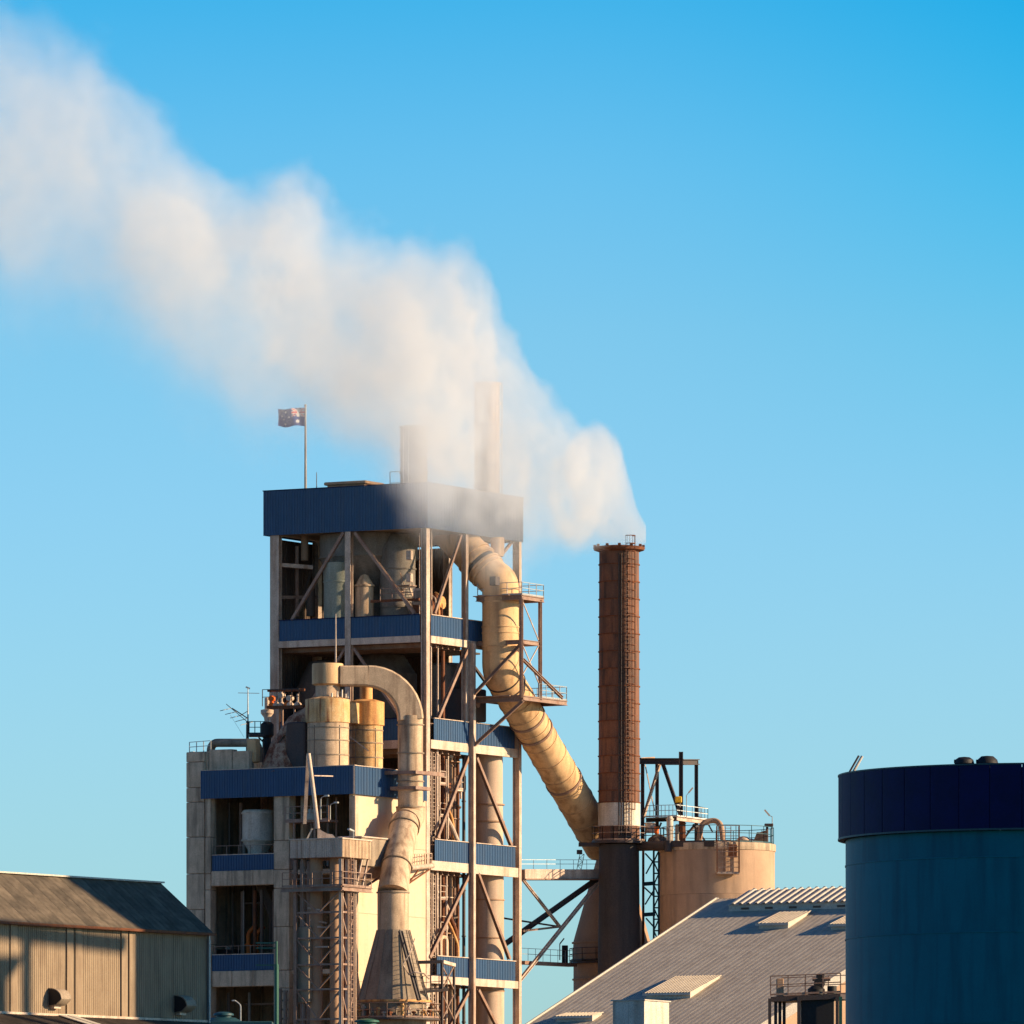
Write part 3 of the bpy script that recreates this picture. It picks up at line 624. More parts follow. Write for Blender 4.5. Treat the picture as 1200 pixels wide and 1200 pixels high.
s = MB(); s.rail([(TW.on_v(632,815,v1).x,v1,zL+.2),(ue,v1,zL+.2),(ue,-.4,zL+.2)],1.1,1.2); s.part('railing','galvanised',pf)
# dark equipment on the lower platform, right of mid column
t = thing('damper_box', 'dark damper housing under the duct platform beside the middle column', 'damper', TW, (uB+1.2,.4,50))
MB().bbox(uB+.5,.5,49.2,uB+3.6,2.6,51.8,.08).part('housing','dark_steel',t); MB().tube((uB+1.9,.3,50.6),(uB+1.9,.5,50.6),.35,n=16).part('actuator','steel',t); MB().bbox(uB+2.6,.1,50.8,uB+2.95,.5,51.2).part('lamp_box','white_paint',t)
MB().tube((uB+.9,.9,51.8),(uB+.9,.9,54.8),.45,n=16).part('inlet','rust',t)
# ================================================================ concrete building in front of the tower
UC = -11.3; VC = 15.0; ZR = 46.2
cb = thing('concrete_building', 'pale concrete building with deep open bays and blue bands before the steel tower', 'building', TW, (UC, 0, 0))
def cslab(x0,y0,z0,x1,y1,z1,mat='concrete',b=.035,name='concrete_panel'): return MB().bbox(x0,y0,z0,x1,y1,z1,b).part(name, mat, cb)
cl = lambda px, py=1000: TW.on_u(px, py, UC).y
YC = 697.0
def zc(py, v): 
    w = TW.world((UC, v, 0)); return ZP(py, w.y)
# vertical piers on the shaded face, divided into cast lifts
def pier(pa, pb, ya, lifts, dep=1.0, u=UC, mat='concrete'):
    va, vb = cl(pa), cl(pb); v = (va+vb)/2; zs = [zc(y, v) for y in lifts]
    for z1, z0 in zip(zs[:-1], zs[1:]): cslab(u, vb+.012, z0+.014, u+dep, va-.012, z1-.014, mat)
pier(218, 239.5, 880, (881, 893, 923, 940, 981, 1024, 1066, 1107, 1150, 1200, 1260, 1330))
pier(241, 247.5, 880, (904, 981, 1024, 1043, 1107, 1150, 1200, 1260, 1330), .9, UC-.1)
pier(321, 339.5, 880, (932, 985, 1019, 1041, 1086, 1137, 1158, 1200, 1260, 1330), 1.0, UC-.06)
pier(410, 416.8, 880, (932, 985, 1040, 1090, 1140, 1200, 1260, 1330), .5, UC-.03)
for ya, yb in ((1020,1037.5),(1137.5,1156)):
    v0, v1_ = cl(247.3), cl(321.2); n = 3
    for k in range(n):
        va = v0+(v1_-v0)*k/n; vb = v0+(v1_-v0)*(k+1)/n; z1 = zc(ya,(v0+v1_)/2); z0 = zc(yb,(v0+v1_)/2)
        cslab(UC-.02, vb+.012, z0, UC+.7, va-.012, z1)
# floors and inner walls of the bays
for z in (zc(1020,8), zc(1137,8), 18, 9): MB().box(UC+.3, .6, z-.35, -.35, VC-.5, z).part('floor_slab', 'concrete', cb)
# right lit wall, cast panels with joints
zj = [42.5, 38.6, 33.3, 28.0, 22.7, 17.4, 12.1, 6.8, 0.02]
us = [UC+.0, UC+3.7, UC+7.5, -.12]
for i in range(len(zj)-1):
    for k in range(3):
        MB().bbox(us[k]+.006, 0, zj[i+1]+.006, us[k+1]-.006, .35, zj[i]-.006, .012).part('wall_panel', 'render_wall', cb)
for k in range(3): MB().bbox(us[k]+.006, .03, 42.51, us[k+1]-.006, .35, 44.6, .012).part('wall_panel', 'render_wall', cb)
MB().box(-.7, .36, 0, -.4, VC-.3, 44.35).part('rear_wall', 'concrete', cb)
MB().box(UC+.4, VC-.3, 0, -.4, VC+.02, ZR-.02).part('side_wall', 'concrete', cb)
MB().box(UC+1.0, cl(340)-.6, 0, -.8, cl(340)-.35, 43.8).part('cross_wall', 'concrete', cb)
# parapet upper left: stepped concrete upstand behind the band
for a, b2, ya in ((218,241.5,881),(242,269,878.5),(269.4,289,880)):
    cslab(UC+.35, cl(b2)+.01, 43.0, UC+1.2, cl(a)-.01, zc(ya, cl(a)))
# blue bands
def cband(pa, pb, ya, yb, off=.25):
    va, vb = cl(pa), cl(pb); z1 = zc(ya,(va+vb)/2); z0 = zc(yb,(va+vb)/2)
    clad_row(cb, (UC-off, vb, 0), (0,1,0), (-1,0,0), va-vb, z0, z1, 1.4); MB().box(UC-off-.05, vb, z1, UC-off+.3, va, z1+.06).part('band_capping', 'beam_paint', cb)
    return z0, z1
zb0, zb1 = cband(237.5, 418.5, 900.5, 933.5, .32)
cband(247.5, 320.8, 1001.5, 1019.8, -.1); cband(247.5, 320.8, 1118.5, 1137.2, -.1); cband(247.5, 320.8, 1242, 1260, -.1)
ub = TW.on_v(452, 910, -.25).x
clad_row(cb, (-.3, -.22, 0), (-1,0,0), (0,-1,0), -.3-(UC-.32), zb0, zb1, 1.4)
MB().box(UC-.36, -.3, zb0, UC-.2, -.14, zb1+.05).part('corner_trim', 'beam_paint', cb)
MB().box(UC-.2, -.3, zb1, -.3, .1, zb1+.05).part('band_capping', 'beam_paint', cb)
MB().box(UC+.2, .2, 43.9, -.4, VC-.6, 44.35).part('roof_slab', 'concrete', cb)
# ---- things in the open bays
c = TW.at(303, 970, 703.5)
vessel('bin', 'speckled white bin with a cone base inside the upper open bay', 'bin', c, [(0,36.5),(.8,36.5),(.85,ZP(996,703.5)),(1.25,ZP(986.5,703.5)),(1.28,ZP(986,703.5)),(1.28,ZP(951,703.5)),(1.2,ZP(949.5,703.5)),(0,ZP(949,703.5))], 'white_paint', 36.5, rings=((1.28,ZP(985,703.5)),(1.28,ZP(953,703.5))))
c = TW.at(262, 996, 706); t = thing('bay_pump', 'small dark pump set at the left of the upper open bay', 'pump', TW, (c.x,c.y,36.9)); MB().bbox(c.x-.5,c.y-.6,36.9,c.x+.5,c.y+.6,37.9).part('motor','teal_steel',t); MB().tube((c.x,c.y-.9,37.6),(c.x,c.y-.6,37.6),.3,n=14).part('impeller_case','dark_steel',t)
c = TW.at(312, 1060, 701); t = thing('chute', 'dark sloping chute in the top right corner of the middle bay', 'chute', TW, (c.x,c.y,33)); MB().pipe([TW.at(303,1034,703.5),TW.at(320,1072,703.5),TW.at(320,1115,703.5)],.42,4).part('trough','brown_clad',t); MB().beam(TW.at(298,1036,705),TW.at(298,1118,705),.25,.25).part('support','dark_steel',t)
for px, py, lab in ((291,1101,'curved elbow pipe at the middle of the lower bay, sunlight painted on in orange'),(300.5,1102,'short upright pipe stub right of the curved elbow in the lower bay, coloured orange as if sunlit')):
    c = TW.at(px, py, 704.5)
    s = MB().pipe(bend([(c.x,c.y,zc(1119,8)),(c.x,c.y,c.z+.5),(c.x+.3,c.y-.5,c.z+1.1)],.3),.17,12); s.lathe((c.x,c.y,zc(1119,8)+.9),[(.3,0),(.3,.1),(.18,.12)],12); s.solo('elbow_pipe','orange_paint_and_sun',lab,'pipe',TW,(c.x,c.y,zc(1119,8)))  # orange colour stands in for sun reaching the bay through a gap
t = thing('bay_machine', 'dark machine with a pale lid sitting left in the middle bay', 'machine', TW, (TW.at(268,1112,706.5).x, TW.at(268,1112,706.5).y, zc(1119,10))); c = TW.at(268,1112,706.5)
MB().bbox(c.x-.5,c.y-.8,zc(1119,10),c.x+.5,c.y+.8,zc(1110,10)).part('base','dark_steel',t); MB().bbox(c.x-.45,c.y-.45,zc(1110,10),c.x+.3,c.y+.1,zc(1107.5,10)).part('lid','white_paint',t)
t = thing('bay_pipework', 'thin dusty pipes, trays and brackets lining the open bays of the concrete building', 'pipes', TW, (UC+1.5,10,0))
random.seed(9)
for zf, zt_ in ((36.4,42.2),(28.6,35.3),(18.2,27.4)):
    for k in range(7):
        v = cl(252)-k*(cl(252)-cl(318))/6; u = UC+random.uniform(1.4,3.0); h = random.choice((zt_,zt_,zf+random.uniform(1.5,4)))
        s = MB().tube((u,v,zf),(u,v,h),random.uniform(.05,.16),n=10)
        if h < zt_: s.tube((u,v,h),(u+random.uniform(.5,1.5),v-random.uniform(.2,.8),h+.05),.1,n=8)
        s.part('pipe',('brown_clad','steel','grey_vessel','rust')[k%4],t)
    MB().box(UC+4.4,cl(318),zt_-.9,UC+4.7,cl(252),zt_-.75).part('cable_tray','steel',t)
    MB().rail([(UC+.25,cl(319),zf+.3),(UC+.25,cl(250),zf+.3)],2.05,1.1,.02,False).part('railing','steel',t)
for k in range(5):
    v = cl(345)-k*.75; MB().tube((UC+1.3,v,37),(UC+1.3,v,42.3),.07+.04*(k%2),n=8).part('pipe',('steel','grey_vessel')[k%2],t)
# platform in the dark bay between the middle and corner piers
t = thing('bay_platform', 'rusty platform with railings in the dark bay behind the mast', 'platform', TW, (UC-.3,3,40)); zq = zc(962,3)
MB().box(UC-.9, cl(392,960), zq-.12, UC+.6, cl(341,960), zq+.05).part('deck','steel',t); MB().rail([(UC-.9,cl(392,960),zq),(UC-.9,cl(341,960),zq)],1.1,.8).part('railing','steel',t)
for px in (351, 375): MB().beam((UC-.8,cl(px,960),zq-.1),(UC-.8,cl(px,960),zq-1.6),.12,.12).part('leg','steel',t)
c = TW.at(366,957,698); MB().tube((c.x,c.y,zq+.05),(c.x,c.y,zq+.9),.55,.3,16).solo('fan_housing','pale_green_vessel','pale green fan housing on the rusty bay platform','fan',TW,(c.x,c.y,zq))
for px, py in ((376,935),(387,943)): 
    c = TW.at(px,py,696.4); s = MB().pipe(bend([(c.x,c.y,zq),(c.x,c.y,c.z),(c.x,c.y-.4,c.z+.15)],.15),.035,8); s.bbox(c.x-.1,c.y-.7,c.z+.08,c.x+.12,c.y-.35,c.z+.22,.02); s.solo('lamp_post','galvanised','taller curved lamp post on the bay platform' if px==376 else 'shorter straight lamp post on the bay platform near the corner pier','lamp',TW,(c.x,c.y,zq))
# ---- roof of the block
def rpt(px, py, Y): return TW.at(px, py, Y)
t = thing('roof_duct', 'grey rounded duct bridge lying over the left roof edge of the concrete building', 'duct', TW, rpt(272,880,705))
a = rpt(247,885,706); b_ = rpt(247,870.5,706); c = rpt(303,870.5,703.2); d = rpt(303,893,703.2)
MB().pipe(bend([a-Vector((0,0,1)), b_, c, d],.7,6),.33,16).part('pipe','hopper_grey',t)
q = rpt(297,882,702.7); MB().bbox(q.x-.4,q.y-.42,rpt(0,895,704).z,q.x+.4,q.y+.42,rpt(0,867,704).z,.08).part('filter_box','yellow_duct',t)
MB().bbox(rpt(262,0,706).x-.5,rpt(262,0,706).y-1.3,44.4,rpt(262,0,706).x+.6,rpt(262,0,706).y+1.4,rpt(0,884,706).z).part('plinth','concrete',t)
s = MB(); q0 = rpt(222,881,706); q1 = rpt(247,881,704); s.rail([(q0.x,q0.y,46.15),(q1.x,q1.y,46.15)],.85,.9,toe=False)
s.solo('roof_railing','galvanised','thin guard rail at the far left roof edge of the concrete building','railing',TW,(q0.x,q0.y,46.1))
# television mast
def aerial():
    q = rpt(290, 890, 705); t = thing('aerial_mast', 'slim mast carrying a tilted rooftop television aerial, left of the dusty kiln pipe', 'antenna', TW, (q.x,q.y,44.4)); w = lambda px, py, dy=0: TW.local(P(px, py, 705+dy))
    MB().tube((q.x,q.y,44.4),w(290,845),.14,.11,10).part('lower_pole','dark_steel',t); MB().tube(w(290.5,845),w(290.5,806),.06,.035,8).part('upper_pole','galvanised',t)
    MB().beam(w(279,812),w(304,812.5),.045,.045).part('crossbar','galvanised',t); MB().beam(w(288,805),w(293,807),.05,.12).part('cross_tip','galvanised',t)
    MB().beam(w(272,830),w(290.5,842),.08,.08).part('boom','dark_steel',t); MB().beam(w(265,825),w(290,846),.05,.05).part('boom','dark_steel',t)
    MB().beam(w(281,839),w(290,833.5),.05,.05).part('strut','dark_steel',t)
    for k in range(5):
        a = w(258+6*k, 835+k*4.2-2, -1.0+.0*k); b = w(271+6.3*k, 830+k*4.0, .9); MB().beam(a, b, .045, .045).part('element','galvanised',t)
    MB().beam(w(270,838),w(286,864),.02,.02).part('stay','galvanised',t)
aerial()
t = thing('side_walkway', 'small teal bracket walkway left of the dusty kiln pipe', 'walkway', TW, rpt(300,862,705)); a = rpt(292,862,705); b_ = rpt(312,862,705)
MB().beam(a,b_,.9,.2).part('deck','dark_steel',t); MB().rail([a+Vector((0,0,.1)),b_+Vector((0,0,.1))],1.0,.5).part('railing','teal_steel',t); MB().beam(rpt(303,864,705),rpt(309,870,705),.12,.12).part('bracket','dark_steel',t); MB().beam(rpt(309,866,705),(rpt(309,866,705).x,rpt(309,866,705).y,44.4),.15,.15).part('leg','dark_steel',t)
# dark exhaust stack with pale cowl
t = thing('cowl_vent', 'black stub stack topped by a sunlit mushroom cowl beside the kiln pipe', 'vent', TW, rpt(313,890,705)); c = rpt(313,850,705)
g0 = lambda y: ZP(y, 705)
MB().lathe((c.x,c.y,0),[(.32,44.4),(.32,g0(865)),(.52,g0(862)),(.52,g0(849)),(.3,g0(846)),(0,g0(846))],16).part('stack','black',t)
MB().lathe((c.x,c.y,0),[(.2,g0(846)),(.25,g0(841)),(.5,g0(836)),(.5,g0(832)),(.2,g0(831)),(.2,g0(818)),(0,g0(817))],18).part('cowl','beam_paint',t)
# valve deck: little sunlit valves on a beam
t = thing('valve_rack', 'rusty pipe rack carrying sunlit valves left of the yellow cyclones', 'pipe rack', TW, rpt(333,830,704.5))
p0, p1 = rpt(314,829,704.5), rpt(357,828,702); MB().beam(p0,p1,.35,.25).part('beam','rust',t)
for k, (px, hgt) in enumerate(((319,.9),(324,.8),(330,1.2),(337,.7),(340,.9),(349,1.0))):
    c = p0.lerp(p1,(px-314)/43); s = MB().tube(c,c+Vector((0,0,hgt)),.09,n=10); s.lathe((c.x,c.y,c.z+.1),[(.28,0),(.3,.12),(.12,.3)],12)
    if k%2==0: s.tube(c+Vector((-.25,0,hgt*.75)),c+Vector((.25,0,hgt*.75)),.22,n=12)
    s.part('valve','beam_paint' if k%3 else 'orange_paint_and_sun',t)
for px in (331,345): c = p0.lerp(p1,(px-314)/43); MB().beam(c,(c.x,c.y,44.4),.12,.12).part('leg','steel',t)
MB().pipe([p0+Vector((0,0,1.3)),p1+Vector((0,0,1.3))],.1,8).part('header_pipe','rust',t)
MB().rail([p0+Vector((0,.5,.1)),p1+Vector((0,.5,.1))],1.3,.8,toe=False).part('railing','dark_steel',t)
# dusty inclined kiln pipe
t = thing('kiln_pipe', 'fat dust-caked rusty inclined pipe between the vent and the yellow cyclones', 'pipe', TW, rpt(333,895,702))
MB().pipe([rpt(324,905,703),rpt(332,880,703),rpt(350,852,702),rpt(372,838,702)],1.15,24,scales=[1.1,1,.95,.9]).part('shell','dusty_rust',t)
random.seed(3)
s = MB().lathe((rpt(333,0,701.3).x,rpt(333,0,701.3).y,44.35),[(1.5,0),(1.25,.5),(.9,1.2),(.5,2.2),(0,2.9)],14)
for v in s.v: v += Vector((random.uniform(-.13,.13),random.uniform(-.13,.13),random.uniform(-.1,.1)))
s.part('dust_heap','dusty_rust',t)
s = MB().bbox(rpt(352,0,701).x-.9,rpt(352,0,701).y-.9,44.4,rpt(352,0,701).x+.6,rpt(352,0,701).y+.8,48.2,.1); s.part('burner_hood','dark_steel',t)
c = rpt(277,894,704.5); s = MB().bbox(c.x-.4,c.y-.5,44.4,c.x+.4,c.y+.4,c.z+.15); s.solo('roof_box','white_paint','low white box just behind the blue band at the left of the roof','box',TW,(c.x,c.y,44.4))
# ================================================================ yellow cyclones on the roof
def cyclone(px, Y, rb, rr, y_body, y_ring1, y_ring0, label, mb='cream_duct', mr='ochre'):
    c = TW.at(px, 850, Y); z = lambda y: ZP(y, Y); t = thing('cyclone', label, 'cyclone', TW, (c.x,c.y,44.4), 'yellow cyclones on the roof')
    MB().lathe((c.x,c.y,0),[(rb,44.4),(rb,z(y_body))],36).part('barrel',mb,t)
    MB().lathe((c.x,c.y,0),[(rb,z(y_body)),(rr,z(y_ring1)-.02),(rr,z(y_ring1)+.05),(rr,z(y_ring0)),(rb*.6,z(y_ring0-3)),(0,z(y_ring0-3))],36).part('ring_duct',mr,t)
    for k, y in enumerate((y_body+6, y_body+21, y_body+38)):
        if z(y) > 44.6: MB().ring((c.x,c.y,0),rb-.02,rb+.05,z(y),z(y)+.08,36).part('flange','hopper_grey',t)
    n = 5
    for j in range(n):
        a = 2*pi*j/n+.5; MB().beam((c.x+(rb+.01)*cos(a),c.y+(rb+.01)*sin(a),44.6),(c.x+(rb+.01)*cos(a),c.y+(rb+.01)*sin(a),z(y_body+3)),.05,.05).part('seam','hopper_grey',t)
    return t, c
z = lambda y, Y=702: ZP(y, Y)
t1, c1 = cyclone(384, 700.5, 1.66, 1.74, 848, 847, 820, 'larger yellow cyclone, left one of the pair on the concrete roof', 'cream_duct', 'stained_cream')
t2, c2 = cyclone(429, 703.8, 1.3, 1.42, 851, 850, 823, 'smaller ochre cyclone, right one of the pair beside the gooseneck duct', 'stained_cream', 'ochre')
q1 = rpt(398,0,700.0); q2 = rpt(421,0,702.4); MB().prism([(q1.x,q1.y,z(846,700.5)),(q2.x,q2.y,z(846,700.5)),(q2.x,q2.y,z(822,700.5)),(q1.x,q1.y,z(822,700.5))],(.9,.6,0)).part('inlet_duct','stained_cream',t1)
MB().lathe((c1.x,c1.y,0),[(.95,z(822)),(.95,z(803))],28).part('neck','cream_duct',t1)
MB().lathe((c1.x,c1.y,0),[(.9,z(806)),(1.22,z(803.5)),(1.22,z(781)),(1.18,z(779.5)),(0,z(779))],28).part('cap_drum','yellow_duct',t1)
MB().lathe((c2.x,c2.y,0),[(.5,z(825)),(.5,z(800))],24).part('neck','ochre',t2)
for dx in (-.75, .1): MB().bbox(c2.x-.35,c2.y+dx-.1,z(824),c2.x+.35,c2.y+dx+.6,z(818.5),.05).part('inspection_hatch','white_paint',t2)
for k in range(9):
    a = -2.4+k*.28; p = Vector((c1.x+1.6*cos(a),c1.y+1.6*sin(a),z(820))); MB().beam(p,p+Vector((0,0,.3+.15*(k%3))),.1,.1).part('stud','white_paint',t1)
MB().tube((c1.x-.3,c1.y-.9,z(779)),(c1.x-.3,c1.y-.9,z(722)),.07,.04,8).solo('whip_aerial','pale_steel','thin upright whip aerial above the larger yellow cyclone','antenna',TW,(c1.x,c1.y-.9,z(779)))
s = MB(); p = rpt(408,862,701.5); q = rpt(432,880,701.5); s.beam(p,q,.09,.09); s.solo('tie_rod','pale_steel','pale slanting tie rod in front of the smaller cyclone','rod',TW,p)
# gooseneck duct: rectangular over the cyclones, bending down, then round
tg = thing('gooseneck_duct', 'cream gooseneck duct arching from the cyclones down the lit wall to the conical stack', 'duct', TW, (-10.9,-3.4,20))
zg = z(793, 701); G0 = Vector((c1.x+.3, c1.y-.9, zg)); cyl_top = TW.at(481, 850, 700.8); G1 = Vector((cyl_top.x, cyl_top.y, zg))
hd = (G1-G0); hd.z = 0; hd.normalize(); Rb = 3.35
def rsec(w, h, k=.25): return [(-w/2+k*w*.3,-h/2),(w/2-k*w*.3,-h/2),(w/2,-h/2+k*h*.3),(w/2,h/2-k*h*.3),(w/2-k*w*.3,h/2),(-w/2+k*w*.3,h/2),(-w/2,h/2-k*h*.3),(-w/2,-h/2+k*h*.3)]
B0 = G1-hd*Rb
MB().sweep([G0, B0], rsec(1.5,1.55)).part('horizontal_run','cream_duct',tg)
ap = [B0]+[B0+hd*(Rb*sin(a))+Vector((0,0,-Rb*(1-cos(a)))) for a in [i*pi/2/10 for i in range(1,11)]]
MB().sweep(ap, rsec(1.7,1.9), scales=[.85+.018*i for i in range(11)]).part('bend','cream_duct',tg)
e1 = ap[-1]; e2 = Vector((e1.x,e1.y,ZP(946,700.8)))
MB().pipe([e1+Vector((0,0,.3)), e1-Vector((0,0,.6)), e2], .98, 32).part('drop_pipe','cream_duct',tg)
Ys = 695.2; K = lambda px, py, Y=Ys: TW.at(px, py, Y)
k0 = Vector((e2.x,e2.y,e2.z)); 
MB().pipe([k0+Vector((0,0,.05)), k0-Vector((0,0,.7)), K(475,965,699.5)], 1.0, 32, scales=[1.12,1.12,1.2]).part('elbow','cream_duct',tg)
k1 = K(475,962,699.6); k2 = K(464,1018,696.2); k3 = K(460.5,1046,Ys); k4 = K(460.5,1091,Ys)
MB().pipe([k1,k2,k3], 1.0, 32, scales=[1.1,1.13,1.2]).part('sloping_pipe','cream_duct',tg)
MB().pipe([k3+Vector((0,0,.1)),k4], 1.2, 32, scales=[1,1.0]).part('lower_pipe','cream_duct',tg) 
t = tg
for p_, q_, rr in ((e1-Vector((0,0,.4)),(0,0,1),.98),(e1-Vector((0,0,2.6)),(0,0,1),.98),(e2+Vector((0,0,2)),(0,0,1),.98),(e2,(0,0,1),1.05),(k1.lerp(k2,.15),k2-k1,1.12),(k1.lerp(k2,.95),k2-k1,1.14),(k3,(0,0,1),1.2),(k4,(0,0,1),1.2)):
    collar(p_, q_, rr, .1, 'flange', 'hopper_grey', .09)
# clamp frame on drop pipe
s = MB(); zk = ZP(908,700.8); 
for dz in (0,-1.2): s.box(e1.x-1.15,e1.y-1.15,zk+dz,e1.x+1.15,e1.y-1.0,zk+dz+.25); s.box(e1.x-1.15,e1.y+1.0,zk+dz,e1.x+1.15,e1.y+1.15,zk+dz+.25); s.box(e1.x-1.2,e1.y-1,zk+dz,e1.x-1.05,e1.y+1,zk+dz+.25); s.box(e1.x+1.05,e1.y-1,zk+dz,e1.x+1.2,e1.y+1,zk+dz+.25)
s.box(e1.x-1.2,e1.y+1.1,zk,e1.x-1.0,e1.y+2.6,zk+.3); s.box(e1.x+1.0,e1.y-1.1,zk,e1.x+3.4,e1.y-.9,zk+.3); s.part('clamp_frame','steel',tg)
# round wall stub with struts at right of sloping pipe
t = thing('wall_stub_pipe', 'short horizontal pipe stub with two struts bracketed on the lit wall', 'pipe', TW, TW.on_v(495,1017,-.8)); a = TW.on_v(481,1017,-1.6); b_ = TW.on_v(507,1014.5,-.3)
MB().tube(a,b_,.2,n=16).part('pipe','pale_steel',t); w0 = TW.on_v(478,1036,-1.2); MB().beam(w0,TW.on_v(490,1020,-1.2),.1,.1).part('strut','rust',t); MB().beam(w0,TW.on_v(503,1019,-.4),.1,.1).part('strut','rust',t)
s = MB().rail([TW.on_v(483,1013,-1.4),TW.on_v(506,1012,-.5)],.8,.6,toe=False); s.part('railing','pale_steel',t)
# conical stack base
cc = K(461,1100); z = lambda y: ZP(y, Ys)
t = thing('conical_hopper', 'big weathered grey cone with ribbed plates standing in front of the lit wall', 'hopper', TW, (cc.x,cc.y,0))
prof = [(1.28, z(1090)), (2.78, z(1174))]; nseg = 14
for j in range(nseg):
    s = MB(); a0 = 2*pi*j/nseg+.06; a1 = 2*pi*(j+1)/nseg+.045; s.lathe((cc.x,cc.y,0),[(2.78,z(1174)),(1.28,z(1090))],3,a0,a1); s.part('cone_plate','hopper_grey',t)
MB().lathe((cc.x,cc.y,0),[(2.74,z(1174)),(1.24,z(1090))],42).part('inner_cone','dark_steel',t)
for j in range(nseg):
    a = 2*pi*j/nseg+.05; MB().beam((cc.x+2.8*cos(a),cc.y+2.8*sin(a),z(1174)),(cc.x+1.3*cos(a),cc.y+1.3*sin(a),z(1090)),.05,.05).part('rib','hopper_grey',t)
MB().ring((cc.x,cc.y,0),2.6,2.95,z(1175),z(1172.5),42).part('base_ring','ochre',t)
MB().lathe((cc.x,cc.y,0),[(2.5,0),(2.5,z(1175))],42).part('drum','hopper_grey',t)
# platform ring and clutter below the cone
t = thing('cone_gallery', 'rusty gallery of railings, valves and hoses round the foot of the grey cone', 'gallery', TW, (cc.x,cc.y,z(1190)))
MB().ring((cc.x,cc.y,0),2.55,3.7,z(1196),z(1194),24).part('deck','dark_steel',t)
pts = [(cc.x+3.65*cos(2*pi*j/16),cc.y+3.65*sin(2*pi*j/16),z(1194)) for j in range(17)]; MB().rail(pts,1.15,1.0).part('railing','steel',t)
random.seed(11)
for j in range(26):
    a = radians(180+j*9)-.5; rr = 3.0; c = Vector((cc.x+rr*cos(a),cc.y+rr*sin(a),z(1194))); h = random.uniform(.35,1.1)
    s = MB().tube(c,c+Vector((0,0,h)),random.uniform(.06,.14),n=8); s.lathe((c.x,c.y,c.z+h*.7),[(.05,0),(.2,.04),(.2,.14),(.05,.2)],10)
    if j%3==0: s.pipe(bend([c+Vector((0,0,h)),c+Vector((0,0,h+.3)),c+Vector((cos(a)*.6,sin(a)*.6,h-.6))],.25),.05,6)
    s.part('valve',('ochre','pale_steel','rust','hopper_grey')[j%4],t)
# slanting access stairs against the cone
t = thing('cone_ladder', 'dark slanting ladder beam with a half cage leaning against the grey cone', 'ladder', TW, K(491,1172,692.5)); a, b_ = K(469,1091,693.5), K(491,1172,691.8)
MB().beam(a,b_,.3,.2).part('stringer','dark_steel',t); s = MB().ladder(a+Vector((.3,-.3,0)),b_+Vector((.3,-.3,0)),(1,-.4,0),.6,.35); s.part('rungs','dark_steel',t)
q = K(479,1142,692.5); MB().pipe([q,K(486,1139,692),K(497,1141,692.2),K(503,1147,693)],.07,6).part('hoop','pale_steel',t); MB().pipe([q,K(472,1130,692),K(480,1118,692),K(486,1100,693)],.05,6).part('hoop','pale_steel',t)
t = thing('access_frame', 'dark steel access frame with a flat top right of the grey cone', 'frame', TW, K(520,1165,694)); a = K(482,1128,694.5); b_ = K(518,1127,694.5); c = K(532,1131,697)
MB().beam(a,b_,.3,.25).part('top_beam','dark_steel',t); MB().beam(b_,c,.3,.25).part('top_beam','beam_paint',t)
for q in (b_, c): MB().beam(q,(q.x,q.y,10),.16,.16).part('leg','dark_steel',t)
for za, zb_ in ((1132,1160),(1165,1195)):
    MB().beam((b_.x,b_.y,ZP(za,695)),(c.x,c.y,ZP(zb_,697)),.08,.08).part('brace','steel',t); MB().beam((c.x,c.y,ZP(za,697)),(b_.x,b_.y,ZP(zb_,695)),.08,.08).part('brace','steel',t)
p0 = K(486,1163,694); p1 = K(524,1160,694.6); MB().beam(p0,p1,1.0,.2).part('deck','dark_steel',t); MB().rail([p0+Vector((0,0,.1)),p1+Vector((0,0,.1))],1.1,.7).part('railing','dark_steel',t)
# ================================================================ lattice bucket-elevator tower in front of the block
us0 = -18.0; vs0 = -2.95; us1 = TW.on_v(434, 995, vs0).x; vs1 = TW.on_u(341, 995, us0).y
zE = lambda y: ZP(y, 692.0)
t = thing('elevator_tower', 'rusty lattice elevator tower with a ribbed pale box on top', 'tower', TW, (us0, vs0, 0))
clad_row(t, (us0-.05, vs0-.05, 0), (0,1,0), (-1,0,0), vs1-vs0+.1, zE(1006), zE(984.5), 1.0, 'hopper_pale' if 'hopper_pale' in M else 'beam_paint', .2, .04, 'box_panel')
clad_row(t, (us1, vs0-.05, 0), (-1,0,0), (0,-1,0), us1-us0+.05, zE(1006), zE(984.5), 1.0, 'cream_duct', .2, .04, 'box_panel')
MB().box(us0,vs0,zE(1006),us1,vs1,zE(985)).part('box_core','steel',t); MB().box(us0-.15,vs0-.15,zE(985),us1+.05,vs1+.1,zE(983.5)).part('box_lid','beam_paint',t)
usp = TW.on_v(419, 1100, vs0).x
for u in (us0+.2, (us0+usp)/2, usp-.15):
    for v in (vs0+.2, vs1-.3): MB().hbeam((u,v,0),(u,v,zE(1008)),.26,.26,.05).part('post','pale_steel' if v < 0 else 'steel',t)
MB().hbeam((us0-.3,vs1+.7,zE(1043)),(us0-.3,vs0-.2,zE(1043)),.3,.36,.05).part('platform_beam','steel',t)
MB().hbeam((us0-.3,vs0-.2,zE(1043)),(us1-.2,vs0-.2,zE(1043)),.3,.36,.05).part('platform_beam','steel',t)
MB().box(us0-.2,vs0-.1,zE(1042),us1-.3,vs1+.6,zE(1040.5)).part('platform_deck','floor_plate',t)
MB().rail([(us0-.3,vs1+.6,zE(1040)),(us0-.3,vs0-.2,zE(1040)),(us1-.2,vs0-.2,zE(1040))],1.1,.9).part('railing','steel',t)
lev = [1045, 1070, 1100, 1131, 1160, 1195, 1240, 1290]
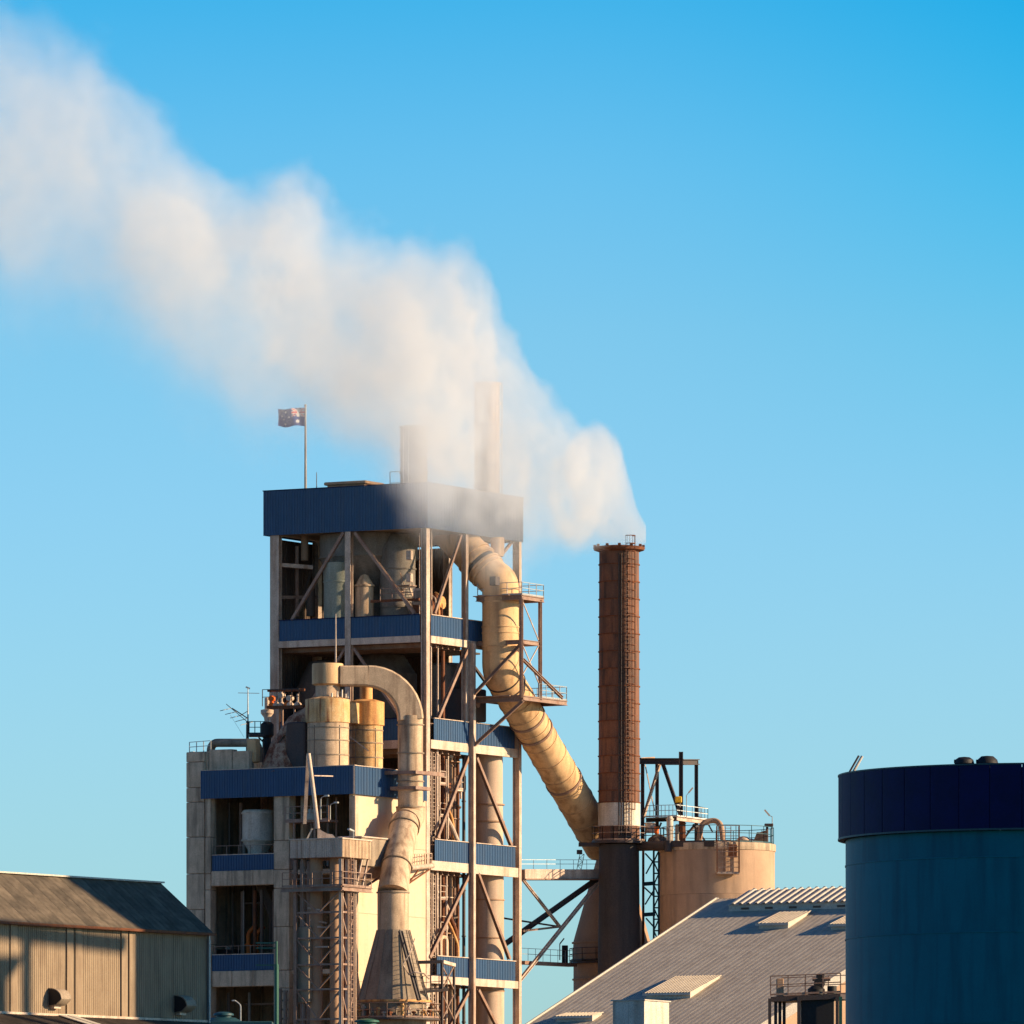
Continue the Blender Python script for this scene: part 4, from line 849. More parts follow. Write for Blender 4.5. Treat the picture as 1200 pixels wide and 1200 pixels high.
for a, c in zip(lev[:-1], lev[1:]):
    za, zc_ = zE(a), zE(c)
    for (p, q) in (((us0+.2,vs0+.2),(us0+.2,vs1-.3)),((us0+.2,vs0+.2),(usp-.15,vs0+.2))):
        MB().beam((p[0],p[1],zc_),(q[0],q[1],zc_),.12,.14).part('girt','steel',t)
        m_ = ((p[0]+q[0])/2,(p[1]+q[1])/2)
        MB().beam((p[0],p[1],za),(m_[0],m_[1],zc_),.09,.09).part('brace','steel',t); MB().beam((q[0],q[1],za),(m_[0],m_[1],zc_),.09,.09).part('brace','steel',t)
for pz in (424, 431):
    q = TW.on_v(pz, 1007, vs0+.2); MB().beam(q, TW.on_v(pz-7, 1042, vs0+.2), .12, .12).part('knee_brace','pale_steel',t)
MB().ladder((usp-.9,vs0-.05,0),(usp-.9,vs0-.05,zE(1006)),(1,0,0),.4,.35).part('ladder','steel',t)
for (u,v,r_,m_) in ((us0+1.3,.1,.5,'tan_vessel'),(us0+1.6,-1.4,.42,'tan_vessel'),(us0+3.4,-1.2,.2,'rust'),(us0+1.0,1.0,.16,'steel')):
    s = MB().tube((u,v,0),(u,v,zE(1006)),r_,n=16)
    for k in range(9): s.ring((u,v,0),r_*.95,r_*1.15,3+k*4,3.08+k*4,16)
    s.part('riser_pipe',m_,t)
random.seed(7)
for k, y in enumerate((1064,1078,1086,1110)):
    q = Vector((us0+.9,.6-.2*k,zE(y))); MB().beam(q,q+Vector((random.uniform(-.2,.6),-1.3,random.uniform(-.3,.3))),.1,.12).part('cross_arm','pale_steel',t)
MB().bbox(us0+.4,.2,zE(1175),us0+1.2,1.2,zE(1086),.05).part('casing','hopper_grey',t)
# transfer hopper between the lattice box and the wall
t = thing('transfer_box', 'grey transfer hopper box fixed between the lattice box and the lit wall', 'hopper', TW, (-12.6,-1.2,35))
a = TW.at(434,985,694); x0, x1 = us1+.1, TW.on_v(455,990,-1.0).x
MB().bbox(x0,-2.1,zE(1013),x1,-.1,zE(980),.04).part('casing','hopper_grey',t); MB().bbox(x0-.1,-2.2,zE(980),x1+.1,0,zE(978),.03).part('lid','beam_paint',t)
MB().prism([(x0+.2,-1.9,zE(1013)),(x1-.2,-1.9,zE(1013)),(x1-.9,-1.4,zE(1026)),(x0+.9,-1.4,zE(1026))],(0,1.5,0)).part('outlet','steel',t)
MB().beam((x1-.3,-1.6,zE(1013)),(x0,-1.9,zE(1042)),.14,.14).part('strut','steel',t)
# A-frame jib with its crumpled chute
t = thing('jib_mast', 'pale leaning A-shaped mast with a bent chute on top of the lattice box', 'mast', TW, (us0,1,zE(985)))
J = lambda px, py, Y=692: TW.at(px, py, Y)
MB().pipe([J(361.5,883),J(367,925),J(372.5,971)],.16,12).part('mast_leg','beam_paint',t); MB().beam(J(361,886,692.5),J(357,965,694.5),.26,.2).part('mast_leg','pale_steel',t)
MB().beam(J(368,909,692),J(390,909.5,694),.08,.08).part('arm','pale_steel',t)
s = MB(); tops = [(372,970),(378,974),(384,977),(390,978),(394,983),(400,980),(403,983)]
s.prism([J(372,985,691.6)]+[J(x,y,691.6) for x,y in tops]+[J(403,985,691.6)],TW.at(372,985,692.2)-TW.at(372,985,691.6)); s.part('chute_sheet','beam_paint',t)
MB().beam(J(360,983,691.8),J(366,971,691.8),.25,.12).part('flap','white_paint',t)
q = J(414,983,692); s = MB().tube(q,(q.x,q.y,J(0,974).z),.04,n=6); s.beam((q.x,q.y,J(0,974).z),J(408.5,971.5,691.5),.22,.12); s.solo('floodlight','galvanised','little floodlight tilted on a post at the right of the lattice box lid','floodlight',TW,q)
# green pipe post left of the lattice
q = TW.at(324,1180,690); t = thing('green_post', 'tall green pipe post with a railed bracket in front of the lowest blue band', 'post', TW, (q.x,q.y,0)); zg_ = lambda y: ZP(y,690)
MB().tube((q.x,q.y,0),(q.x,q.y,zg_(1130)),.17,n=14).part('lower_post','green_steel',t); MB().tube((q.x,q.y,zg_(1131)),(q.x,q.y,zg_(1103)),.09,n=12).part('upper_post','green_steel',t)
for y in (1105,1111,1131): MB().beam((q.x,q.y,zg_(y)),TW.at(300,y,690.5),.1,.1).part('rail','green_steel',t)
# low round tank tops and lamps at the foot (mostly below the frame)
for px, py, rr, lab, m_ in ((262,1187,.95,'small teal domed tank top at the foot of the lowest bay','teal_steel'),(430,1195,1.2,'green domed lid at the foot of the lattice tower','green_steel')):
    c = P(px, py, 660 if px < 300 else 685); t = thing('dome_tank', lab, 'tank', WD, (c.x,c.y,0))
    MB().lathe((c.x,c.y,0),[(rr*1.6,0),(rr*1.6,c.z-.7),(rr*.9,c.z-.35)],24).part('body',m_,t); MB().lathe((c.x,c.y,c.z-.35),[(rr*.6,0),(rr*.6,.15),(rr*.8,.16),(rr*.75,.3),(rr*.4,.42),(0,.45)],24).part('dome',m_,t)
c = P(282,1195,665); s = MB().pipe(bend([(c.x,c.y,0),(c.x,c.y,c.z+1.1),(c.x-.4,c.y,c.z+1.4)],.2),.05,8); s.bbox(c.x-.65,c.y-.12,c.z+1.35,c.x-.35,c.y+.12,c.z+1.45,.02); s.solo('street_lamp','galvanised','small curved lamp post in front of the lowest dark bay','lamp',WD,(c.x,c.y,0))
s = MB(); t = thing('foot_shed', 'teal flat-roofed lean-to between the left shed and the concrete building', 'shed', WD, (-22,655,0)); a = P(242,1197,655)
MB().bbox(a.x,655,0,a.x+4.6,662,a.z-.25).part('walls','teal_steel',t); MB().bbox(a.x-.2,654.7,a.z-.25,a.x+4.8,662.3,a.z,.05).part('roof','teal_steel',t)
# grey pipes left of the lattice tower
t = thing('grey_pipes', 'pair of grey service pipes climbing the middle concrete pier', 'pipes', TW, (UC-.5,cl(336),0))
for k in (0,1): 
    v = cl(333+6*k,1170); s = MB().tube((UC-.6,v,0),(UC-.6,v,zc(1159+3*k,5)),.14,n=10)
    for j in range(6): s.ring((UC-.6,v,0),.12,.2,zc(1163,5)-j*.7,zc(1163,5)-j*.7+.15,10)
    s.part('pipe','grey_vessel',t)
# ================================================================ chimney
YCH = 724.0; cx_ = P(725.5,0,YCH).x; zc_h = lambda y: ZP(y, YCH); px2m = YCH/FPX
t = thing('chimney', 'tall rusty round chimney with a caged ladder, a white band and smoke at its mouth', 'chimney', WD, (cx_, YCH, 0))
Rt = 23.3*px2m; Rb_ = 24.2*px2m
rings_y = [646]+[662+20.4*k for k in range(14)]+[941]
for a, c in zip(rings_y[:-1], rings_y[1:]):
    ra = Rt+(Rb_-Rt)*(a-640)/300; rc = Rt+(Rb_-Rt)*(c-640)/300
    MB().lathe((cx_,YCH,0),[(rc,zc_h(c)),(ra,zc_h(a))],48).part('shell_course','rust_stack',t)
    MB().ring((cx_,YCH,0),rc-.02,rc+.07,zc_h(c)-.04,zc_h(c)+.04,48).part('flange','rust',t)
MB().lathe((cx_,YCH,0),[(Rb_+.03,zc_h(969)),(Rb_+.03,zc_h(941))],48).part('white_band','white_paint',t)
MB().lathe((cx_,YCH,0),[(Rb_,zc_h(986)),(Rb_,zc_h(969))],48).part('shell_course','rust_stack',t)
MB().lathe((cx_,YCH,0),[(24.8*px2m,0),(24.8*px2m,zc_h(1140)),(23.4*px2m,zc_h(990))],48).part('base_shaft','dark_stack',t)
MB().lathe((cx_,YCH,0),[(Rt,zc_h(647)),(Rt+.42,zc_h(645)),(Rt+.5,zc_h(642)),(Rt+.35,zc_h(641)),(Rt-.2,zc_h(640)),(Rt-.25,zc_h(650)),(0,zc_h(655))],48).part('cap_ring','rust',t)
ang = radians(-65); o = Vector((cos(ang),sin(ang),0)); lp = Vector((cx_,YCH,0))+o*(Rb_+.12)
MB().ladder((lp.x,lp.y,zc_h(984)),(lp.x,lp.y,zc_h(640)),(-o.y,o.x,0),.45,.32,.035).part('ladder','steel',t)
MB().cage((lp.x,lp.y,zc_h(950)),(lp.x,lp.y,zc_h(630)),(o.x,o.y,0),.40,.62).part('ladder_cage','rust',t)
for k in range(3): 
    q = Vector((cx_,YCH,0))+Vector((cos(ang-.22-.12*k),sin(ang-.22-.12*k),0))*(Rt+.09); MB().tube((q.x,q.y,zc_h(980)),(q.x,q.y,zc_h(650)),.05,n=8).part('conduit','dark_steel',t)
for j in range(12):
    a = 2*pi*j/12; MB().bbox(cx_+(Rt+.35)*cos(a)-.12,YCH+(Rt+.35)*sin(a)-.12,zc_h(641),cx_+(Rt+.35)*cos(a)+.12,YCH+(Rt+.35)*sin(a)+.12,zc_h(638.6),.02).part('cap_bracket','rust',t)
MB().ring((cx_,YCH,0),Rb_-.1,Rb_+.55,zc_h(989),zc_h(986),40).part('gallery_deck','dark_steel',t)
MB().rail([(cx_+(Rb_+.5)*cos(2*pi*j/14),YCH+(Rb_+.5)*sin(2*pi*j/14),zc_h(986)) for j in range(15)],1.15,1.0).part('gallery_railing','steel',t)
a = P(678,988,724); MB().bbox(a.x,723.2,a.z-.25,cx_-Rb_+.1,724.8,a.z+.02,.02).part('side_deck','dark_steel',t)
# tapered tan vessel behind the chimney
YT = 730.5; xt = P(717,0,YT).x; zt = lambda y: ZP(y, YT); k = YT/FPX
t = thing('tan_cone_tower', 'tan conical dust vessel on a round shaft half hidden behind the chimney', 'vessel', WD, (xt, YT, 0))
MB().lathe((xt,YT,0),[(45*k,0),(45*k,zt(1124))],40).part('shaft','tan_vessel',t)
MB().lathe((xt,YT,0),[(46*k,zt(1124)),(45*k,zt(1103)),(16*k,zt(1000)),(14*k,zt(985))],40).part('cone','tan_vessel',t)
for y, r_ in ((1105,46),(1148,45.5),(1125,46.5)): MB().ring((xt,YT,0),(r_-1)*k,(r_+1)*k,zt(y)-.06,zt(y)+.06,40).part('hoop','tan_vessel',t)
MB().ring((xt,YT,0),45*k,(45+5)*k,zt(1130),zt(1127.5),32).part('gallery_deck','dark_steel',t)
MB().rail([(xt+49.5*k*cos(2*pi*j/16),YT+49.5*k*sin(2*pi*j/16),zt(1127)) for j in range(17)],1.05,1.2).part('gallery_railing','dark_steel',t)
# bridge and braces from steel tower to chimney
t = thing('pipe_bridge', 'tan box bridge with thin railing joining the steel tower to the chimney', 'bridge', WD, P(655,1024,720)); a = P(609.5,1024.5,720.5); b_ = P(703,1024.5,726)
MB().beam(a,b_,1.2,.75).part('girder','beam_paint',t); MB().beam(a-Vector((0,0,.42)),b_-Vector((0,0,.42)),1.5,.1).part('bottom_flange','steel',t)
MB().rail([a+Vector((0,-.5,.38)),b_+Vector((0,-.5,.38))],.75,1.4,.02,False).part('railing','galvanised',t)
s = MB(); q = P(678,1016,724); s.truss(P(676,1019,724),P(679.5,1001,724),Vector((.35,0,0)),4,.05); s.bbox(q.x-.15,723.8,P(0,1001,724).z,q.x+.3,724.2,P(0,996,724).z,.03); s.solo('lattice_lamp','dark_steel','small dark lattice lamp stand on the pipe bridge left of the chimney','lamp',WD,P(678,1019,724))
t = thing('bridge_bracing', 'crossing steel braces under the pipe bridge between tower and chimney', 'bracing', WD, P(655,1080,720))
for a, b_, w, m_ in (((701,1029,726),(588,1109,724),.42,'dark_steel'),((613,1031,720),(656,1086,723),.2,'pale_steel'),((656,1086,723),(613,1091,720),.16,'steel'),((656,1086,723),(590,1076,723),.14,'dark_steel'),((700,1036,725.5),(609,1149,720),.26,'beam_paint')):
    MB().hbeam(P(*a),P(*b_),w,w,.05).part('brace',m_,t)
t = thing('lower_walkway', 'thin steel walkway with railing from the tower to the tan cone vessel', 'walkway', WD, P(645,1130,721)); a = P(610,1128,720.5); b_ = P(671,1131,729)
MB().beam(a,b_,.8,.28).part('deck','steel',t); MB().rail([a+Vector((0,-.35,.14)),b_+Vector((0,-.35,.14))],1.0,1.3,.02,False).part('railing','galvanised',t)
q = P(662,1118,728); MB().bbox(q.x-.25,727.6,P(0,1130,728).z,q.x+.25,728.2,P(0,1108,728).z,.04).part('cabinet','black',t)
q = P(656,1112,727); s = MB().tube(q-Vector((0,0,.9)),q+Vector((0,0,.4)),.04,n=6); s.beam(q+Vector((0,0,.4)),q+Vector((.35,0,.85)),.12,.1); s.solo('floodlight','dark_steel','small dark floodlight beside the cabinet on the lower walkway','floodlight',WD,q-Vector((0,0,.9)))
# ================================================================ concrete silo and its top gear
YS = 724; xs = P(840.5,0,YS).x; ks = YS/FPX; zs_ = lambda y: ZP(y, YS); RS = 67.5*ks
t = thing('tan_silo', 'round tan concrete silo with a grey rim standing right of the chimney', 'silo', WD, (xs, YS, 0))
hs = [0, zs_(1200)]+[zs_(y) for y in (1150,1100,1050,998)]
for a, c in zip(hs[:-1], hs[1:]): MB().lathe((xs,YS,0),[(RS,a),(RS,c-.02),(RS-.015,c-.01)],72).part('wall_lift','silo_tan',t)
MB().lathe((xs,YS,0),[(RS+.06,zs_(998.5)),(RS+.08,zs_(998)),(RS+.08,zs_(990.5)),(RS,zs_(989.8)),(0,zs_(989.8))],72).part('rim','concrete',t)
MB().rail([(xs+(RS-.1)*cos(2*pi*j/20),YS+(RS-.1)*sin(2*pi*j/20),zs_(990)) for j in range(21)],1.35,1.4,.025).part('railing','teal_steel',t)
# ladder cage landing hung on silo front
t = thing('cage_landing', 'rusty caged ladder landing hanging on the front of the tan silo', 'landing', WD, P(853,1022,718.5))
a = P(840,1023,719); b_ = P(866,1023,719); zt_ = ZP(968,719); y0, y1 = 718.2, YS-sqrt(max(.1,RS*RS-(P(853,0,719).x-xs)**2))
MB().box(a.x,y0,a.z-.1,b_.x,y1,a.z+.06).part('floor','pale_steel',t)
for x in (a.x,b_.x):
    for y in (y0,y1): MB().beam((x,y,a.z),(x,y,zt_),.09,.09).part('post','rust',t)
s = MB()
for k_ in range(9):
    zz_ = a.z+.5+k_*.45 if False else a.z+(zt_-a.z)*(k_+1)/9; s.beam((a.x,y0,zz_),(b_.x,y0,zz_),.04,.05); s.beam((a.x,y0,zz_),(a.x,y1,zz_),.04,.05); s.beam((b_.x,y0,zz_),(b_.x,y1,zz_),.04,.05)
for k_ in range(1,4): s.beam((a.x+(b_.x-a.x)*k_/4,y0,a.z),(a.x+(b_.x-a.x)*k_/4,y0,ZP(990,719)),.03,.03)
s.part('cage_bars','steel',t); MB().ladder((a.x+.9,y1-.1,a.z),(a.x+.9,y1-.1,zt_),(1,0,0),.45,.3).part('ladder','steel',t)
MB().bbox(a.x+.9,y0+.2,ZP(1005,719),a.x+1.6,y0+.7,ZP(990,719)).part('casing','rust',t)
# gantry frame
t = thing('hoist_gantry', 'dark steel hoisting frame standing above the platform behind the chimney and silo', 'gantry', WD, P(785,958,727))
def G(px, py, Y=727): return P(px, py, Y)
for px, y0, y1, Y, w in ((753,892,985,729,.3),(770,893,985,730.5,.3),(798,881,985,726,.34),(816,892,990,728,.3)): MB().hbeam(G(px,y0,Y),Vector((G(px,y0,Y).x,Y,G(px,y1,Y).z)),w,w,.06).part('post','dark_steel',t)
MB().hbeam(G(750,892,729),G(799,892,726),.35,.48,.07).part('top_beam','dark_steel',t); MB().hbeam(G(799,893,726),G(818,893,728),.35,.45,.07).part('top_beam','dark_steel',t); MB().hbeam(G(770,893.5,730.5),G(817,893.5,728),.3,.4,.06).part('top_beam','dark_steel',t)
MB().beam(G(750,889,729),G(766,888,730),.3,.15).part('cleat','silo_tan',t); MB().hbeam(G(773,896,728),G(754,958,729),.2,.2,.04).part('brace','beam_paint',t); MB().hbeam(G(777,896,727),G(799,960,726.5),.26,.26,.05).part('brace','dark_steel',t); MB().beam(G(756,896,730),G(767,950,730.5),.07,.07).part('brace','pale_steel',t)
t = thing('hoist', 'yellow hoist box hanging on the gantry post', 'hoist', WD, G(795,941,725)); MB().bbox(G(791,0,725).x,724.6,G(0,941,725).z,G(799,0,725).x,725.3,G(0,933.5,725).z,.06).part('motor_box','yellow_paint',t); MB().tube(G(796,946,725),G(796,941,725),.14,n=10).part('drum','dark_steel',t); MB().beam(G(793,946,725),G(800,962,725),.2,.2).part('arm','dark_steel',t)
t = thing('gantry_platform', 'rusty railed platform under the hoisting frame above the silo rim', 'platform', WD, G(792,962,726))
a, b_ = G(760,962,728.5), G(830,963,725.5)
for q0, q1, m_ in ((G(757,961,729),G(796,959.5,729.5),'dark_steel'),(G(793,959,723.5),G(830,963.5,726),'beam_paint'),(G(796,960,729.5),G(829,962,728.5),'dark_steel')): MB().hbeam(q0,q1,.25,.36,.05).part('edge_beam',m_,t)
s = MB().prism([G(757,960,729.5),G(793,958,723.8),G(829.5,961,726),G(800,957,731)],(0,0,.06)); s.part('deck','floor_plate',t)
MB().rail([G(757,958,729),G(793,957,723.8),G(829.5,961.5,726),G(815,958,729)],.95,.75,.025).part('railing','galvanised',t)
MB().beam(G(829,964,726),G(835,975,726),.12,.12).part('strut','dark_steel',t)
for a, b_ in (((800,985,726),(814,966,726)),((812,966,726),(828,988,726)),((818,967,727),(806,975,726)),((766,985,728),(775,964,728))): MB().beam(P(*a),P(*b_),.15,.15).part('brace','dark_steel',t)
def cyl(name,lab,cat,px,y0,y1,Y,r_,m_,cap=True):
    c = P(px,y0,Y); h = ZP(y1,Y)-c.z; t = thing(name,lab,cat,WD,c); MB().lathe(c,[(r_,0),(r_,h*.9),(r_*.7,h),(0,h)],20).part('body',m_,t)
    for k_ in (.1,.5,.88): MB().ring(c,r_-.01,r_+.05,h*k_,h*k_+.08,20).part('flange',m_,t)
    return t
cyl('dust_pipe','white upright capped pipe in front of the gantry platform','pipe',785,990,956.5,722,.27,'white_paint')
cyl('tall_drum','slim brown drum right of the white pipe under the gantry platform','drum',800,989,962,725,.24,'rust')
cyl('tall_drum','slim white drum right of the white pipe under the gantry platform','drum',794,988,966,726,.2,'white_paint')
cyl('valve_pot','pale round pot on the bracket just right of the white chimney band','pot',762,976,964,725,.42,'beam_paint')
t = cyl('orange_valve','small bright orange valve below the gantry platform','valve',769.5,977,969,724,.16,'orange_paint_and_sun')
s = MB(); c = P(771,986,724); s.lathe(c,[(.85,0),(.75,.25),(.3,.55),(0,.6)],16); s.solo('filter_hood','brown_clad','low brown hood under the orange valve','hood',WD,c)
t = thing('rim_walkway','dark round-edged walkway beam running from the chimney to the silo rim','walkway',WD,P(765,993,721)); MB().tube(P(745,992,724),P(782,991,721),.38,n=14).part('main_tube','dark_steel',t); MB().beam(P(782,989,721),P(838,988.5,719.2),.3,.5).part('edge_beam','dark_steel',t); MB().tube(P(783,998,720.8),P(783,985,720.8),.3,n=12).part('end_can','dark_steel',t)
MB().rail([P(747,989,723.5),P(783,988,720.8)],1.2,.9,.03).part('railing','dark_steel',t)
pts = bend([P(819,988,723),P(822,964,723),P(838,961,723),P(845,966,722.5),P(848,992,722)],1.0); MB().pipe(pts,.22,14).solo('arched_pipe','tan_vessel','brown arched pipe curling over the silo rim','pipe',WD,P(834,988,723))
for k_,(px,w,h,m_,lab) in enumerate(((871,.5,.7,'beam_paint','low rounded tan cap just right of the caged landing on the silo top'),(890,.6,.9,'brown_clad','brown box with a tapered side on the middle right of the silo top'),(880,.35,.5,'white_paint','small white pot between the tan cap and the brown box on the silo top'))):
    c = P(px,990,723); t = thing('roof_vent',lab,'vent',WD,c)
    if k_ == 1: MB().prism([(c.x-w,722.6,c.z),(c.x+w,722.6,c.z),(c.x+w*1.0,722.6,c.z+h*1.3),(c.x-w*.4,722.6,c.z+h)],(0,1,0)).part('body',m_,t); MB().bbox(c.x-w*.4,722.5,c.z+h,c.x+w*.3,723.7,c.z+h+.08).part('lid',m_,t)
    else: MB().lathe(c,[(w,0),(w,h*.6),(w*.7,h*.9),(0,h)],18).part('body',m_,t); MB().ring(c,w-.02,w+.06,h*.5,h*.58,18).part('flange',m_,t)
t = thing('rim_lamp','dark lamp box on a thick post at the right end of the silo rim','lamp',WD,P(899,990,723)); MB().tube(P(899,990,723),P(899,969,723),.1,n=10).part('post','dark_steel',t); q=P(901,967,723); MB().bbox(q.x-.35,722.7,q.z-.12,q.x+.35,723.3,q.z+.12,.03).part('housing','dark_steel',t)
for px,py,qx,qy,bz,lab in ((896,949,902,956,990,'thin lamp arm rising above the right end of the silo rim'),(807,929,812,923,958,'thin bent lamp arm inside the gantry frame')):
    x = P(905 if px==896 else 804.5,0,724).x; t = thing('arm_lamp',lab,'lamp',WD,(x,724,ZP(bz,724))); yb = 957 if px==896 else 932
    MB().tube((x,724,ZP(bz,724)),(x,724,ZP(yb,724)),.035,n=6).part('post','galvanised',t); MB().beam(P(px,py,724),P(qx,qy,724),.16,.12).part('lamp_head','beam_paint',t); MB().beam((x,724,ZP(yb,724)),P(*( (902,956) if px==896 else (807,929)),724),.05,.05).part('arm','galvanised',t)
# dark lattice between chimney and silo
t = thing('cable_tower','narrow dark lattice ladder tower between the chimney and the silo','lattice tower',WD,P(763,1100,726)); a = P(754,1130,727)
x0, x1, x2 = P(754,0,726).x, P(766,0,726).x, P(772,0,726).x
MB().truss((x1,725.5,12),(x1,725.5,ZP(997,726)),(x2-x1,0,0),30,.16).part('ladder_leg','teal_steel',t); MB().beam((x0,727,12),(x0,727,ZP(997,727)),.2,.2).part('rear_post','rust',t)
for y in (1036,1072,1108): MB().beam(P(754,y,726),P(768,y-1,726),.3,.3).part('girt','teal_steel',t)
for (p,q) in (((756,1000,726),(767,1012,726)),((757,1024,726),(767,1006,726)),((756,1060,726),(767,1042,726)),((757,1076,726),(766,1086,726)),((755,1040,726),(766,1050,726))): MB().beam(P(*p),P(*q),.12,.12).part('brace','teal_steel',t)
# ================================================================ big ribbed roof, lower right
RF = Frame(P(840,0,640).x, 640, 60.5)        # x: from ridge away from camera ... -x runs down the slope, -y runs right along the ridge
zr = ZP(1053.5, 640); e1_ = RF.local(P(620,1200,616.5)); 
# pitch found from the traced left edge
Lr = 27.0; 
def rakez(L): return None
import itertools
best = None
for i in range(200, 340):
    L = i*.1; w = RF.world((-L,0,0)); px = 600+w.x*FPX/w.y
    if abs(px-620) < (best[0] if best else 1e9): best = (abs(px-620), L, w.y)
Lr = best[1]; drop = zr-ZP(1200,best[2]); PITCH = atan2(drop, Lr); LT = 42.0
upv = Vector((cos(PITCH),0,sin(PITCH))); rn = Vector((-sin(PITCH),0,cos(PITCH)))
t = thing('roofed_hall','long hall with a broad grey-tan ribbed metal roof at the lower right','building',RF,(-20,-14,0))
W = 34.0; sw = .9
for i in range(int(W/sw)):
    share(('roof_sheet',), lambda: MB().corr((0,0,0),(0,-1,0),upv,sw-.012,LT/cos(PITCH),rn,.42,.006,.02),'roof_sheet','roof_sheet',t,(-LT,-i*sw,zr-LT*math.tan(PITCH)))
    share(('roof_sheet_b',), lambda: MB().corr((0,0,0),(0,-1,0),Vector((cos(PITCH),0,-sin(PITCH))),sw-.012,15,Vector((sin(PITCH),0,cos(PITCH))),.25,.045,.02),'roof_sheet','roof_sheet',t,(0,-i*sw,zr))
s = MB().beam((0,.05,zr+.02),(-LT,.05,zr-LT*math.tan(PITCH)+.02),.1,.2); s.beam((0,.05,zr),(14,.05,zr-14*math.tan(PITCH)),.2,.25); s.part('barge_board','roof_pale',t)
for k_ in range(9):
    m_ = MB().box(-LT+.5+k_*(LT+13)/9,-.25,0,-LT+.5+(k_+1)*(LT+13)/9-.02,-.05,.1)
zw = lambda x: zr-abs(x)*math.tan(PITCH)-.3
xsx = [-LT+.4+(LT+13)*k_/12 for k_ in range(13)]
for a, c in zip(xsx[:-1], xsx[1:]): MB().prism([(a,-.05,0),(c-.02,-.05,0),(c-.02,-.05,zw(c)),(a,-.05,zw(a))] if a*c>0 else [(a,-.05,0),(c-.02,-.05,0),(c-.02,-.05,zw(c)),(0,-.05,zw(0)),(a,-.05,zw(a))],(0,-.25,0)).part('gable_panel','shed_wall',t)
s = MB().box(-LT+.4,-W+.4,0,-LT+.6,-.4,zw(LT)); s.part('front_wall','shed_wall',t)
# raised ridge monitor with deep ribs
def onroof(px, py):
    lo, hi = -LT, 0
    for _ in range(40):
        m_ = (lo+hi)/2; q = RF.on_u(px, py, m_)
        if q.z > zr+m_*math.tan(PITCH): lo = m_
        else: hi = m_
    return RF.on_u(px, py, m_)
A0 = onroof(840,1076)
mL = 3.2
mt = thing('ridge_vent','raised ridge ventilator with deep diagonal ribs along the top of the hall roof','ridge vent',RF,(-1.5,-10,zr))
mz = zr+.55; ms = MB(); drp = mL*math.tan(PITCH)
y_s = RF.on_u(852,1060,-mL).y
MB().box(-mL+.25,-W,zr-drp,-mL+.45,y_s,mz-drp+.05).part('side_wall','roof_pale',mt); MB().box(mL-.45,-W,zr-drp,mL-.25,y_s,mz-drp+.05).part('side_wall','roof_pale',mt)
MB().prism([(-mL+.3,y_s,zr-drp-.3),(mL-.3,y_s,zr-drp-.3),(mL-.3,y_s,mz-drp),(0,y_s,mz),(-mL+.3,y_s,mz-drp)],(0,-.1,0)).part('end_wall','roof_pale',mt)
nr = int((W+y_s)/.62)
for i in range(nr):
    share(('mrib',), lambda: MB().corr((0,0,0),(0,-1,0),upv,.60,(mL+.05)/cos(PITCH),rn,.6,.10,.03),'vent_sheet','roof_pale',mt,(-mL,y_s-i*.62,mz-drp))
    share(('mrib2',), lambda: MB().corr((0,0,0),(0,-1,0),Vector((cos(PITCH),0,-sin(PITCH))),.60,mL/cos(PITCH),Vector((sin(PITCH),0,cos(PITCH))),.6,.16,.03),'vent_sheet','roof_pale',mt,(0,y_s-i*.62,mz))
for i in range(16): MB().box(-mL+.2,y_s-1-i*1.9,mz-drp-.36,-mL+.24,y_s-1-i*1.9-.6,mz-drp-.22).part('louvre','brown_clad',mt)
# low roof vents
def roof_vent(pa, pb, pc, lab, h=.55):
    """pa: lower left corner, pb: lower right corner, pc: upper right corner (photo pixels on roof)"""
    a, b_, c = onroof(*pa), onroof(*pb), onroof(*pc)
    L = (c.x-b_.x); wd = a.y-b_.y; t = thing('roof_vent',lab,'roof vent',RF,(a.x,a.y,a.z),'low sheet-metal vents on the hall roof')
    x0, x1, y0, y1 = a.x, a.x+L, a.y, b_.y; T = math.tan(PITCH)
    z_ = lambda x: zr+x*T
    MB().prism([(x0+.25,y0-.15,z_(x0+.25)),(x1,y0-.15,z_(x1)),(x1,y0-.15,z_(x1)+.12),(x0+.25,y0-.15,z_(x0+.25)+h)],(0,-(wd-.3),0)).part('body','roof_pale',t)
    n = max(2,int(wd/.8)); s_ = (wd)/n; T2 = ((z_(x1)+.16)-(z_(x0)+h+.03))/L; uu = Vector((1,0,T2)); nn = Vector((-T2,0,1)).normalized()
    for i in range(n): MB().corr((x0,y0-i*s_,z_(x0)+h+.04),(0,-1,0),uu,s_-.015,L*sqrt(1+T2*T2),nn,.25,.04,.03).part('lid_sheet','roof_sheet',t)
    MB().box(x0-.02,y0,z_(x0)+h-.12,x0+.03,y1,z_(x0)+h+.03).part('front_flashing','roof_pale',t)
    return t
roof_vent((753,1172),(806,1173),(840,1148),'large low vent on the middle of the hall roof, just above the white box',.42)
roof_vent((885,1090),(921,1091),(942,1072),'low vent below the ridge ventilator, left one of the upper pair',.42)
roof_vent((970,1091),(1008,1092),(1030,1073),'low vent below the ridge ventilator, cut off by the blue tank',.42)
roof_vent((648,1199),(690,1201),(706,1192),'low vent at the bottom left of the hall roof, cut off by the frame edge',.42)
